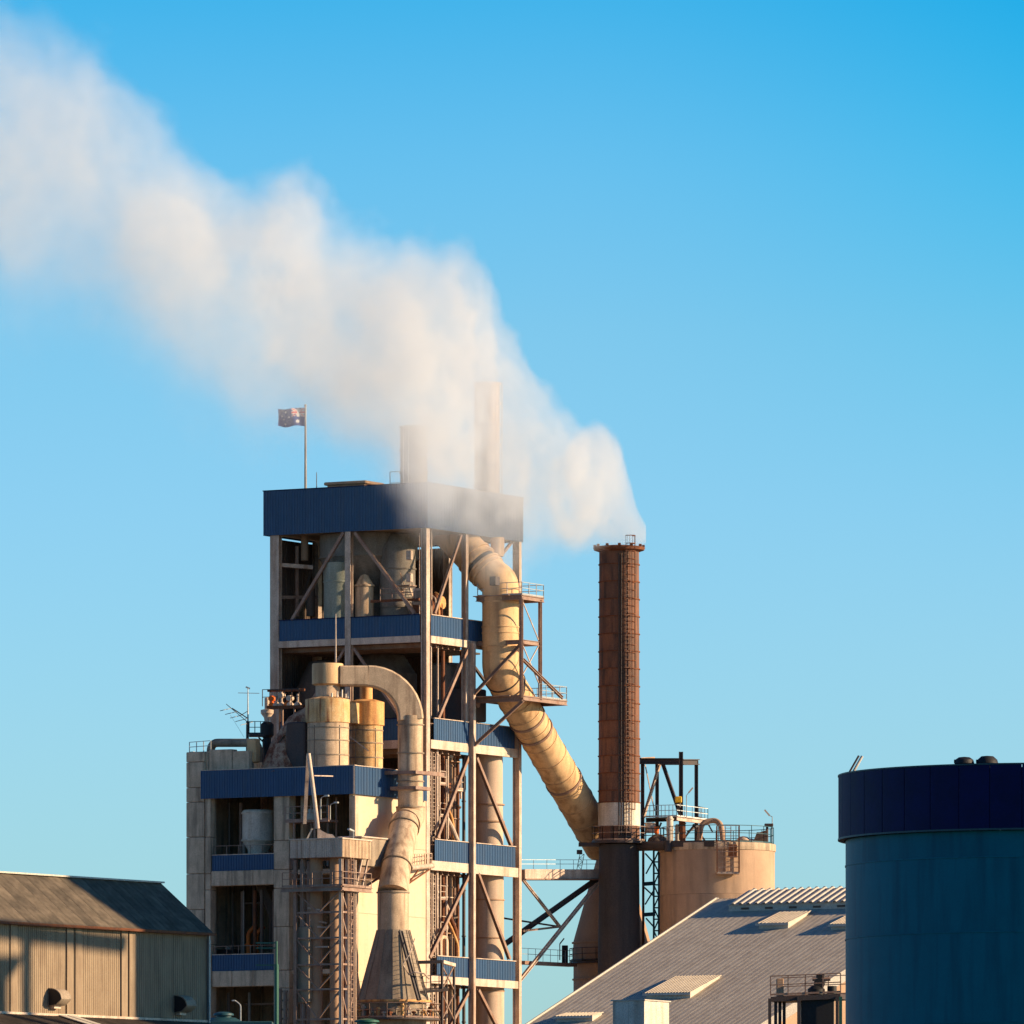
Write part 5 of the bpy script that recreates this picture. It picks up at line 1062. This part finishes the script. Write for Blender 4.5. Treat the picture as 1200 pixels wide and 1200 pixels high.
# white box building
BX = Frame(P(755,0,588).x,588,60.5); z1 = ZP(1172.5,588); t = thing('white_box','small white panelled plant box standing before the hall roof','plant box',BX,(0,0,0)); ex = BX.on_v(784,1180,0).x; ey = BX.on_u(718,1180,0).y
clad_row(t,(0,0,0),(0,1,0),(-1,0,0),ey,6,z1,.95,'white_paint',.9,.03,'side_panel'); clad_row(t,(ex,0,0),(-1,0,0),(0,-1,0),ex,6,z1,1.5,'white_paint',1.4,.03,'side_panel')
MB().box(.05,.05,0,ex-.05,ey-.05,z1-.05).part('core','white_paint',t); MB().box(-.1,-.1,z1,ex+.1,ey+.1,z1+.08).part('lid','roof_pale',t)
# dark service platform in front of the blue tank
YP = 575.0; D = lambda px, py, Y=YP: P(px, py, Y)
t = thing('service_platform','dark railed service platform between the hall roof and the blue tank','platform',WD,D(945,1168)); a, b_ = D(903,1168), D(985,1164.5)
MB().prism([a,b_,b_+Vector((.8,3.0,0)),a+Vector((.8,3.0,0))],(0,0,-.32)).part('deck','dark_steel',t)
for px in (902,909,914,919): MB().beam(D(px,1170,YP+(px-902)*.1),Vector((D(px,0).x,YP+(px-902)*.1,4)),.2 if px==909 else .1,.2).part('leg','dark_steel',t)
for px in (936,981,985): MB().beam(D(px,1168),Vector((D(px,0).x,YP,4)),.2,.2).part('leg','green_steel' if px==985 else 'dark_steel',t)
q0, q1 = D(939,1172), D(978,1172); MB().bbox(q0.x,YP+.3,4,q1.x,YP+2.6,D(0,1168).z,.05).part('plant_room','black',t)
MB().rail([a+Vector((0,0,.05)),b_+Vector((0,0,.05))],1.25,1.2,.035).part('railing','steel',t); MB().rail([a+Vector((.8,2.8,.05)),b_+Vector((.8,2.8,.05))],1.25,1.4,.03).part('railing','steel',t)
t = thing('pump_unit','black pump unit with wheels on the service platform','pump',WD,D(960,1164)); q = D(957,1160); 
MB().lathe((q.x,YP+.8,D(0,1165).z),[(.55,0),(.55,.35),(.3,.55),(0,.6)],18).part('base','black',t); MB().tube((q.x+.2,YP+.5,D(0,1152).z),(q.x+.2,YP+1.2,D(0,1152).z),.35,n=16).part('casing','black',t); MB().bbox(q.x,YP+.6,D(0,1148).z,q.x+.55,YP+1.1,D(0,1141).z,.06).part('motor','black',t); MB().tube((q.x-.25,YP+.7,D(0,1147).z),(q.x+.9,YP+.7,D(0,1147).z),.12,n=10).part('shaft','steel',t)
MB().tube((q.x+1.0,YP+.7,D(0,1164).z),(q.x+1.0,YP+.7,D(0,1155).z),.3,n=14).part('flywheel','black',t)
t = thing('tan_cabinet','tan cabinet on the left of the service platform behind its railing','cabinet',WD,D(914,1166)); MB().bbox(D(910.5,0).x,YP+1,D(0,1167).z,D(919,0).x,YP+1.6,D(0,1146).z,.04).part('body','tan_vessel',t); MB().box(D(911.5,0).x,YP+.97,D(0,1164).z,D(918,0).x,YP+1,D(0,1148).z).part('door','silo_tan',t)
# pale conveyor gallery roof passing behind platform to the tank
t = thing('conveyor_roof','pale sunlit sloping conveyor roof passing behind the service platform','conveyor',WD,P(950,1170,585)); 
s = MB().prism([P(885,1204,583),P(1003,1128,589),P(1012,1136,589),P(896,1210,583)],(2.0,2.2,0)); s.part('roof','roof_pale',t); s = MB().prism([P(896,1210,583)-Vector((0,.02,0)),P(1012,1136.5,589)-Vector((0,.02,0)),P(1012,1175,589)-Vector((0,.02,0)),P(896,1250,583)-Vector((0,.02,0))],(1.9,2.0,0)); s.part('side','silo_tan',t)
# ================================================================ blue tank
YB = 455.0; kb = YB/FPX; xb = P(1222,0,YB).x; zb = lambda y: ZP(y, YB)
t = thing('blue_tank','huge shaded blue cylindrical tank with a navy rim at the right edge','tank',WD,(xb,YB,0)); RBk = 231*kb
for a, c in ((1330,1205),(1205,1101),(1101,1015),(1015,985)): MB().lathe((xb,YB,0),[(RBk,zb(a)),(RBk,zb(c)-.015),(RBk-.02,zb(c)-.008),(RBk-.02,zb(c))],128).part('shell_course','tank_blue',t)
MB().lathe((xb,YB,0),[(RBk,0),(RBk,zb(1330))],128).part('shell_course','tank_blue',t)
for y in (1205,1101,1015): MB().ring((xb,YB,0),RBk-.02,RBk+.035,zb(y)-.04,zb(y)+.03,128).part('weld_ring','tank_blue',t)
Rl = 239*kb; nl = 40
for j in range(nl):
    a0, a1 = 2*pi*j/nl, 2*pi*(j+1)/nl-.003; s = MB(); kk = 10; base = len(s.v)
    for off in (0,-.05):
        for h in (zb(983),zb(910)):
            for i in range(kk*2+1):
                a = a0+(a1-a0)*i/(kk*2); rr = Rl+(.02 if i % 2 else 0)+off; s.v.append(Vector((xb+rr*cos(a),YB+rr*sin(a),h)))
    m_ = kk*2+1
    for i in range(m_-1):
        s.f.append((i,i+1,m_+i+1,m_+i)); s.f.append((2*m_+i,3*m_+i,3*m_+i+1,2*m_+i+1)); s.f.append((i,2*m_+i,2*m_+i+1,i+1)); s.f.append((m_+i,m_+i+1,3*m_+i+1,3*m_+i))
    s.part('rim_sheet','tank_lid',t)
MB().ring((xb,YB,0),Rl-.2,Rl+.05,zb(910),zb(908.4),128).part('top_trim','teal_steel',t); MB().ring((xb,YB,0),Rl-.25,Rl+.05,zb(985),zb(983),128).part('bottom_trim','teal_steel',t)
MB().lathe((xb,YB,0),[(Rl-.1,zb(913)),(Rl*.5,zb(911)),(0,zb(909))],64).part('roof','tank_lid',t)
for px, rr, lab, dz in ((1130,.5,'left one of two black ventilators on the tank top',0),(1157,.55,'right one of two black ventilators on the tank top',.05)):
    c = P(px,909,449); t = thing('tank_ventilator',lab,'ventilator',WD,(c.x,449,zb(913)),'black ventilators on the blue tank')
    MB().lathe((c.x,449,zb(913)),[(.3,0),(.3,.35)],16).part('neck','black',t)
    n = 12; s = MB().lathe((c.x,449,zb(913)+.30),[(rr*.8,0),(rr,.12),(rr*.9,.3),(rr*.55,.42+dz),(0,.45+dz)],n); s.part('hood','black',t); MB().tube((c.x-rr*1.02,449,zb(913)+.52),(c.x-rr*.6,449,zb(913)+.52),.09,n=8).part('spout','black',t)
t = thing('tank_aerial','pair of thin leaning rods at the left top edge of the blue tank','antenna',WD,P(988,915,457)); MB().tube(P(988.5,917,457),P(1006.5,885.5,457),.05,n=8).part('rod','dark_steel',t); MB().tube(P(993,917,456.5),P(1010.5,886,456.5),.07,n=8).part('rod','white_paint',t); MB().bbox(P(987,0,457).x,456.3,zb(916),P(994,0,457).x,457.2,zb(914),.02).part('bracket','dark_steel',t)
# ================================================================ left shed
SH = Frame(P(243,0,560).x, 560, 54.0); SLn = 34.0     # +x runs away from the camera along the wall; near end at x=-SLn
ze = ZP(1089.5,560); t = thing('left_shed','long tan corrugated shed with a dark pitched roof at the lower left','shed',SH,(0,0,0))
fw = SH.on_v(243,1100,0).x; zbse = 0.0
nsh = 30; wS = SLn/nsh; random.seed(2)
for i in range(nsh):
    clr = 'shed_wall'
    x1 = -i*wS
    share(('shed_wall',), lambda: MB().corr((0,0,0),(-1,0,0),(0,0,1),wS-.012,ze-.2,(0,-1,0),.19,.022,.02),'wall_panel','shed_wall',t,(x1,0,.0))
for px in (146,155,82,92,16): q = SH.on_v(px,1150,-.08); MB().box(q.x-.3,-.1,0,q.x+.3,-.06,ze-.35).part('cover_strip','shed_wall',t)
PR = SH.local(P(186,1036,562)); 
# pitch from traced ridge end
rw = 4.6; 
for _ in range(30):
    w = SH.world((0,rw,0)); px = 600+w.x*FPX/w.y; rw += (px-186)*.05*.5
zri = ZP(1035.5, SH.world((0,rw,0)).y); SP = atan2(zri-ze, rw)
nn = Vector((0,-sin(SP),cos(SP))); uu = Vector((0,cos(SP),sin(SP)))
for i in range(nsh):
    share(('shed_roof',), lambda: MB().corr((0,0,0),(-1,0,0),uu,wS-.01,(rw+.35)/cos(SP),nn,.57,.012,.02),'roof_sheet','shed_roof',t,(-i*wS+.2,-.35,ze-.35*math.tan(SP)+.05))
    share(('shed_roof2',), lambda: MB().corr((0,0,0),(-1,0,0),Vector((0,-cos(SP),sin(SP))),wS-.01,(rw+.35)/cos(SP),Vector((0,sin(SP),cos(SP))),.27,.035,.02),'roof_sheet','shed_roof',t,(-i*wS+.2,2*rw+.35,ze-.35*math.tan(SP)+.05))
MB().beam((.3,rw,zri+.08),(-SLn,rw,zri+.08),.5,.1).part('ridge_cap','roof_pale',t)
MB().beam((.3,-.4,ze-.3),(-SLn,-.4,ze-.3),.18,.16).part('gutter','rust',t)
MB().prism([(0,.03,0),(0,2*rw-.03,0),(0,2*rw-.03,ze-.1),(0,rw,zri-.1),(0,.03,ze-.1)],(-.1,0,0)).part('gable_wall','shed_wall',t)
MB().prism([(-SLn+.1,.03,0),(-SLn+.1,2*rw-.03,0),(-SLn+.1,2*rw-.03,ze-.1),(-SLn+.1,rw,zri-.1),(-SLn+.1,.03,ze-.1)],(-.1,0,0)).part('gable_wall','shed_wall',t)
MB().box(-.02,-.14,0,.1,.0,ze-.3).part('corner_trim','galvanised',t)
MB().tube((-.05,-.2,0),(-.05,-.2,ze-.6),.07,n=8).part('downpipe','galvanised',t)
# hoods on the wall
def hood(px, py, lab):
    q = SH.on_v(px, py, -.1); t = thing('wall_hood',lab,'hood',SH,(q.x,0,q.z),'curved hoods on the shed wall')
    prof = [(0,.62)]+[(-.95*sin(a)-.02,.62*cos(a)+.0) for a in [i*pi/2/8 for i in range(1,8)]]+[(-1.0,-.05),(-.95,-.12),(-.55,-.42),(0,-.5)]
    s = MB().prism([(q.x-.5,y-.05,q.z+z_) for y, z_ in prof],(.95,0,0)); s.part('cowl','hopper_grey',t,smooth=True)
    MB().prism([(q.x-.53,y*.9-.08,q.z+z_*.9) for y, z_ in prof],(.03,0,0)).part('side_plate','black',t); MB().box(q.x-.35,-.35,q.z-.62,q.x+.3,-.06,q.z-.46).part('flange','beam_paint',t)
hood(64,1170,'sunlit curved hood low on the left part of the shed wall'); hood(211,1178,'shaded curved hood low on the right part of the shed wall')
# lean-to roof along the foot of the shed wall
zq = SH.on_v(5,1186,-.1).z-.1; t = thing('lean_to_roof','low sloping lean-to roof running along the foot of the left shed','roof',SH,(0,-3,zq-1)); 
un = Vector((0,1,.28)).normalized(); n_ = Vector((0,-.28,1)).normalized()
for i in range(nsh): share(('leanto',), lambda: MB().corr((0,0,0),(-1,0,0),un,wS-.01,4.6,n_,.27,.035,.02),'roof_sheet','shed_roof',t,(-i*wS,-4.55,zq-1.26))
MB().box(-SLn,-.16,zq+.0,0,-.02,zq+.14).part('apron_flashing','beam_paint',t); MB().box(-SLn,-4.4,0,0,-4.2,zq-1.35).part('outer_wall','shed_wall',t)
q = SH.on_v(80,1190,-.8); s = MB()
for dx in (0,.85): s.beam((q.x+dx,-.3,zq+.05),(q.x+dx+.2,-4.3,zq-1.05),.7,.05)
s.part('skylight_sheets','roof_pale',t)
# ================================================================ storage silo and conveyor standing to the right, outside the picture: they shade the shed
def toward_sun(px, py, X):
    q = SH.world(SH.on_v(px, py, 0)); k_ = (X-q.x)/sdir.x; return q+sdir*k_
XO = 40.0; a = toward_sun(145,1120,XO); b_ = toward_sun(243,1120,XO); rr = 7.0; top = toward_sun(190,1000,XO).z+6
cy = a.y+rr+.0
t = thing('storage_silo','tall pale storage silo to the right of the picture, throwing shade over the shed','silo',WD,(XO+rr,cy,0))
for k_ in range(6): MB().lathe((XO+rr,cy,0),[(rr,top*k_/6),(rr,top*(k_+1)/6-.03),(rr-.02,top*(k_+1)/6)],64).part('wall_lift','silo_tan',t)
MB().lathe((XO+rr,cy,top),[(rr+.1,-.6),(rr+.1,0),(2,1.4),(0,1.5)],64).part('roof','concrete',t)
p0 = toward_sun(145,1107,XO+rr*.6); p1 = toward_sun(0,1090,XO+rr*.6); d = (p1-p0)
t = thing('feed_conveyor','covered feed conveyor on tall legs running toward the camera from the storage silo','conveyor',WD,(p0.x,p0.y-8,0))
MB().tube(p0,p0+Vector((0,d.y*1.25,d.z*1.25)),.55,n=20).part('gallery_tube','pale_steel',t)
l = toward_sun(31,1130,XO+rr*.6); MB().beam((p0.x,l.y,0),(p0.x,l.y,p0.z+d.z*.8),.75,.75).part('leg','steel',t)
l2 = toward_sun(5,1130,XO+rr*.6); MB().bbox(p0.x-.5,l2.y-.7,0,p0.x+1,l2.y+.1,p0.z+.5).part('leg_tower','steel',t)
g0_ = toward_sun(29,1120,XO+rr*.6); g1_ = toward_sun(-12,1172,XO+rr*.6); MB().prism([g0_,g1_,Vector((g0_.x,g1_.y,g0_.z+.6))],(.3,0,0)).part('gusset','steel',t)
# ================================================================ smoke plume
PL = [ # photo x, centre y, vertical radius, depth of the centre, depth radius
 (-420,40,210,640,150),(-200,100,190,655,130),(-60,175,205,664,120),(0,200,212,668,115),(50,194,204,671,110),(100,212,192,674,110),(150,256,170,677,105),(200,308,160,680,105),(250,340,158,683,105),
 (300,360,158,686,105),(350,355,162,690,105),(400,403,142,693,105),(450,424,158,696,105),(500,462,198,699,112),(550,486,196,704,112),(600,540,142,710,95),(650,560,98,715,76),(700,573,82,721,54),(718,584,74,723,44),(732,602,52,724,34),(742,613,38,724,28),(749,622,25,724,24),(757,628,8,724,10)]
def plume():
    n = 28; s = MB(); X = []
    for px, cy, r, Y, ry in PL:
        c = P(px, cy, Y); k = Y/FPX; X.append((c.x, c.y, c.z, r*k, ry*k))
    XS, XE = X[0][0], X[-1][0]+.3
    K = 1.62
    for x, y, z, r, ry in X:
        for j in range(n):
            a = 2*pi*j/n; s.v.append(Vector((x, y+ry*K*cos(a), z+r*K*sin(a))))
    # keep the hull above the chimney mouth
    for i in range(len(X)-1):
        for j in range(n):
            a = i*n+j; b = i*n+(j+1) % n; s.f.append((a, b, b+n, a+n))
    s.f.append(tuple(range(n))); s.f.append(tuple((len(X)-1)*n+j for j in range(n))[::-1])
    m = bpy.data.materials.new('smoke'); m.use_nodes = True; nt = m.node_tree; N, L = nt.nodes, nt.links; N.clear()
    out = N.new('ShaderNodeOutputMaterial'); vol = N.new('ShaderNodeVolumePrincipled'); L.new(vol.outputs[0], out.inputs['Volume'])
    vol.inputs['Color'].default_value = (.865,.905,.955,1); vol.inputs['Anisotropy'].default_value = 0.0
    geo = N.new('ShaderNodeNewGeometry')
    def math_(op, a, b=None, c=None, clamp=False):
        q = N.new('ShaderNodeMath'); q.operation = op; q.use_clamp = clamp
        for i, v in enumerate((a, b, c)):
            if v is None: continue
            if isinstance(v, (int, float)): q.inputs[i].default_value = v
            else: L.new(v, q.inputs[i])
        return q.outputs[0]
    # turbulence moves the sampling point
    n1 = N.new('ShaderNodeTexNoise'); n1.inputs['Scale'].default_value = .085; n1.inputs['Detail'].default_value = 7; n1.inputs['Roughness'].default_value = .56
    L.new(geo.outputs['Position'], n1.inputs['Vector'])
    sb = N.new('ShaderNodeVectorMath'); sb.operation = 'SUBTRACT'; L.new(n1.outputs['Color'], sb.inputs[0]); sb.inputs[1].default_value = (.5,.5,.5)
    sp0 = N.new('ShaderNodeSeparateXYZ'); L.new(geo.outputs['Position'], sp0.inputs[0])
    grow = N.new('ShaderNodeMapRange'); L.new(sp0.outputs[0], grow.inputs['Value']); grow.inputs['From Min'].default_value = XE; grow.inputs['From Max'].default_value = XE-9; grow.inputs['To Min'].default_value = 1.2; grow.inputs['To Max'].default_value = 10.5
    sc = N.new('ShaderNodeVectorMath'); sc.operation = 'SCALE'; sq = N.new('ShaderNodeVectorMath'); sq.operation = 'MULTIPLY'; L.new(sb.outputs[0], sq.inputs[0]); sq.inputs[1].default_value = (.55,1,1); L.new(sq.outputs[0], sc.inputs[0]); L.new(grow.outputs[0], sc.inputs['Scale'])
    ad = N.new('ShaderNodeVectorMath'); ad.operation = 'ADD'; L.new(geo.outputs['Position'], ad.inputs[0]); L.new(sc.outputs[0], ad.inputs[1])
    n1b = N.new('ShaderNodeTexNoise'); n1b.inputs['Scale'].default_value = .33; n1b.inputs['Detail'].default_value = 4; L.new(geo.outputs['Position'], n1b.inputs['Vector'])
    sb2 = N.new('ShaderNodeVectorMath'); sb2.operation = 'SUBTRACT'; L.new(n1b.outputs['Color'], sb2.inputs[0]); sb2.inputs[1].default_value = (.5,.5,.5)
    g2 = math_('MULTIPLY', grow.outputs[0], .28)
    sc2 = N.new('ShaderNodeVectorMath'); sc2.operation = 'SCALE'; L.new(sb2.outputs[0], sc2.inputs[0]); L.new(g2, sc2.inputs['Scale'])
    ad2 = N.new('ShaderNodeVectorMath'); ad2.operation = 'ADD'; L.new(ad.outputs[0], ad2.inputs[0]); L.new(sc2.outputs[0], ad2.inputs[1])
    sp = N.new('ShaderNodeSeparateXYZ'); L.new(ad2.outputs[0], sp.inputs[0])
    t = math_('DIVIDE', math_('SUBTRACT', sp.outputs[0], XS), XE-XS, clamp=True)
    def curve(idx, lo, hi):
        c = N.new('ShaderNodeFloatCurve'); cm = c.mapping; cu = cm.curves[0]; pts = [((x[0]-XS)/(XE-XS), (x[idx]-lo)/(hi-lo)) for x in X]
        cu.points[0].location = pts[0]; cu.points[1].location = (1.0, pts[-1][1])
        for p in pts[1:-1]: cu.points.new(*p)
        for p in cu.points: p.handle_type = 'AUTO_CLAMPED'
        cm.use_clip = False; cm.update(); L.new(t, c.inputs['Value']); return math_('MULTIPLY_ADD', c.outputs[0], hi-lo, lo)
    zlo, zhi = min(x[2] for x in X)-1, max(x[2] for x in X)+1
    cy = curve(1, 630, 735); cz = curve(2, zlo, zhi); r = curve(3, 0, 15); ry = curve(4, 0, 15)
    dz0 = math_('SUBTRACT', sp.outputs[2], cz); dzr = math_('DIVIDE', dz0, r); sag = N.new('ShaderNodeMapRange'); L.new(sp0.outputs[0], sag.inputs['Value']); sag.inputs['From Min'].default_value = XE-4; sag.inputs['From Max'].default_value = XE-30; sag.inputs['To Min'].default_value = 1.0; sag.inputs['To Max'].default_value = .74
    dz = math_('ADD', math_('MAXIMUM', dzr, 0), math_('MULTIPLY', math_('MINIMUM', dzr, 0), sag.outputs[0])); dy = math_('DIVIDE', math_('SUBTRACT', sp.outputs[1], cy), ry)
    d = math_('SQRT', math_('ADD', math_('MULTIPLY', dz, dz), math_('MULTIPLY', dy, dy)))
    # softer and thinner underneath, crisp on top
    nearf = N.new('ShaderNodeMapRange'); L.new(sp0.outputs[0], nearf.inputs['Value']); nearf.inputs['From Min'].default_value = XE-3; nearf.inputs['From Max'].default_value = XE-34; nearf.inputs['To Min'].default_value = .05; nearf.inputs['To Max'].default_value = 1.1
    soft = math_('MULTIPLY_ADD', math_('MAXIMUM', math_('MULTIPLY', dz, -1.0), 0), nearf.outputs[0], .24)
    edge = math_('DIVIDE', math_('SUBTRACT', 1.0, d), soft, clamp=True)
    n2 = N.new('ShaderNodeTexNoise'); n2.inputs['Scale'].default_value = .45; n2.inputs['Detail'].default_value = 4; L.new(geo.outputs['Position'], n2.inputs['Vector'])
    dens = math_('MULTIPLY', math_('MULTIPLY', edge, edge), math_('MULTIPLY_ADD', n2.outputs[0], .9, .4))
    thin = N.new('ShaderNodeMapRange'); L.new(sp0.outputs[0], thin.inputs['Value']); thin.inputs['From Min'].default_value = XE-8; thin.inputs['From Max'].default_value = XE-45; thin.inputs['To Min'].default_value = .55; thin.inputs['To Max'].default_value = .125
    L.new(math_('MULTIPLY', dens, thin.outputs[0]), vol.inputs['Density'])
    M['smoke'] = m
    o = s.solo('smoke_plume', 'smoke', 'broad white smoke plume drifting left from the chimney mouth over the tower', 'smoke', WD, (X[-2][0], 724, X[-2][2]))
    return o

plume()
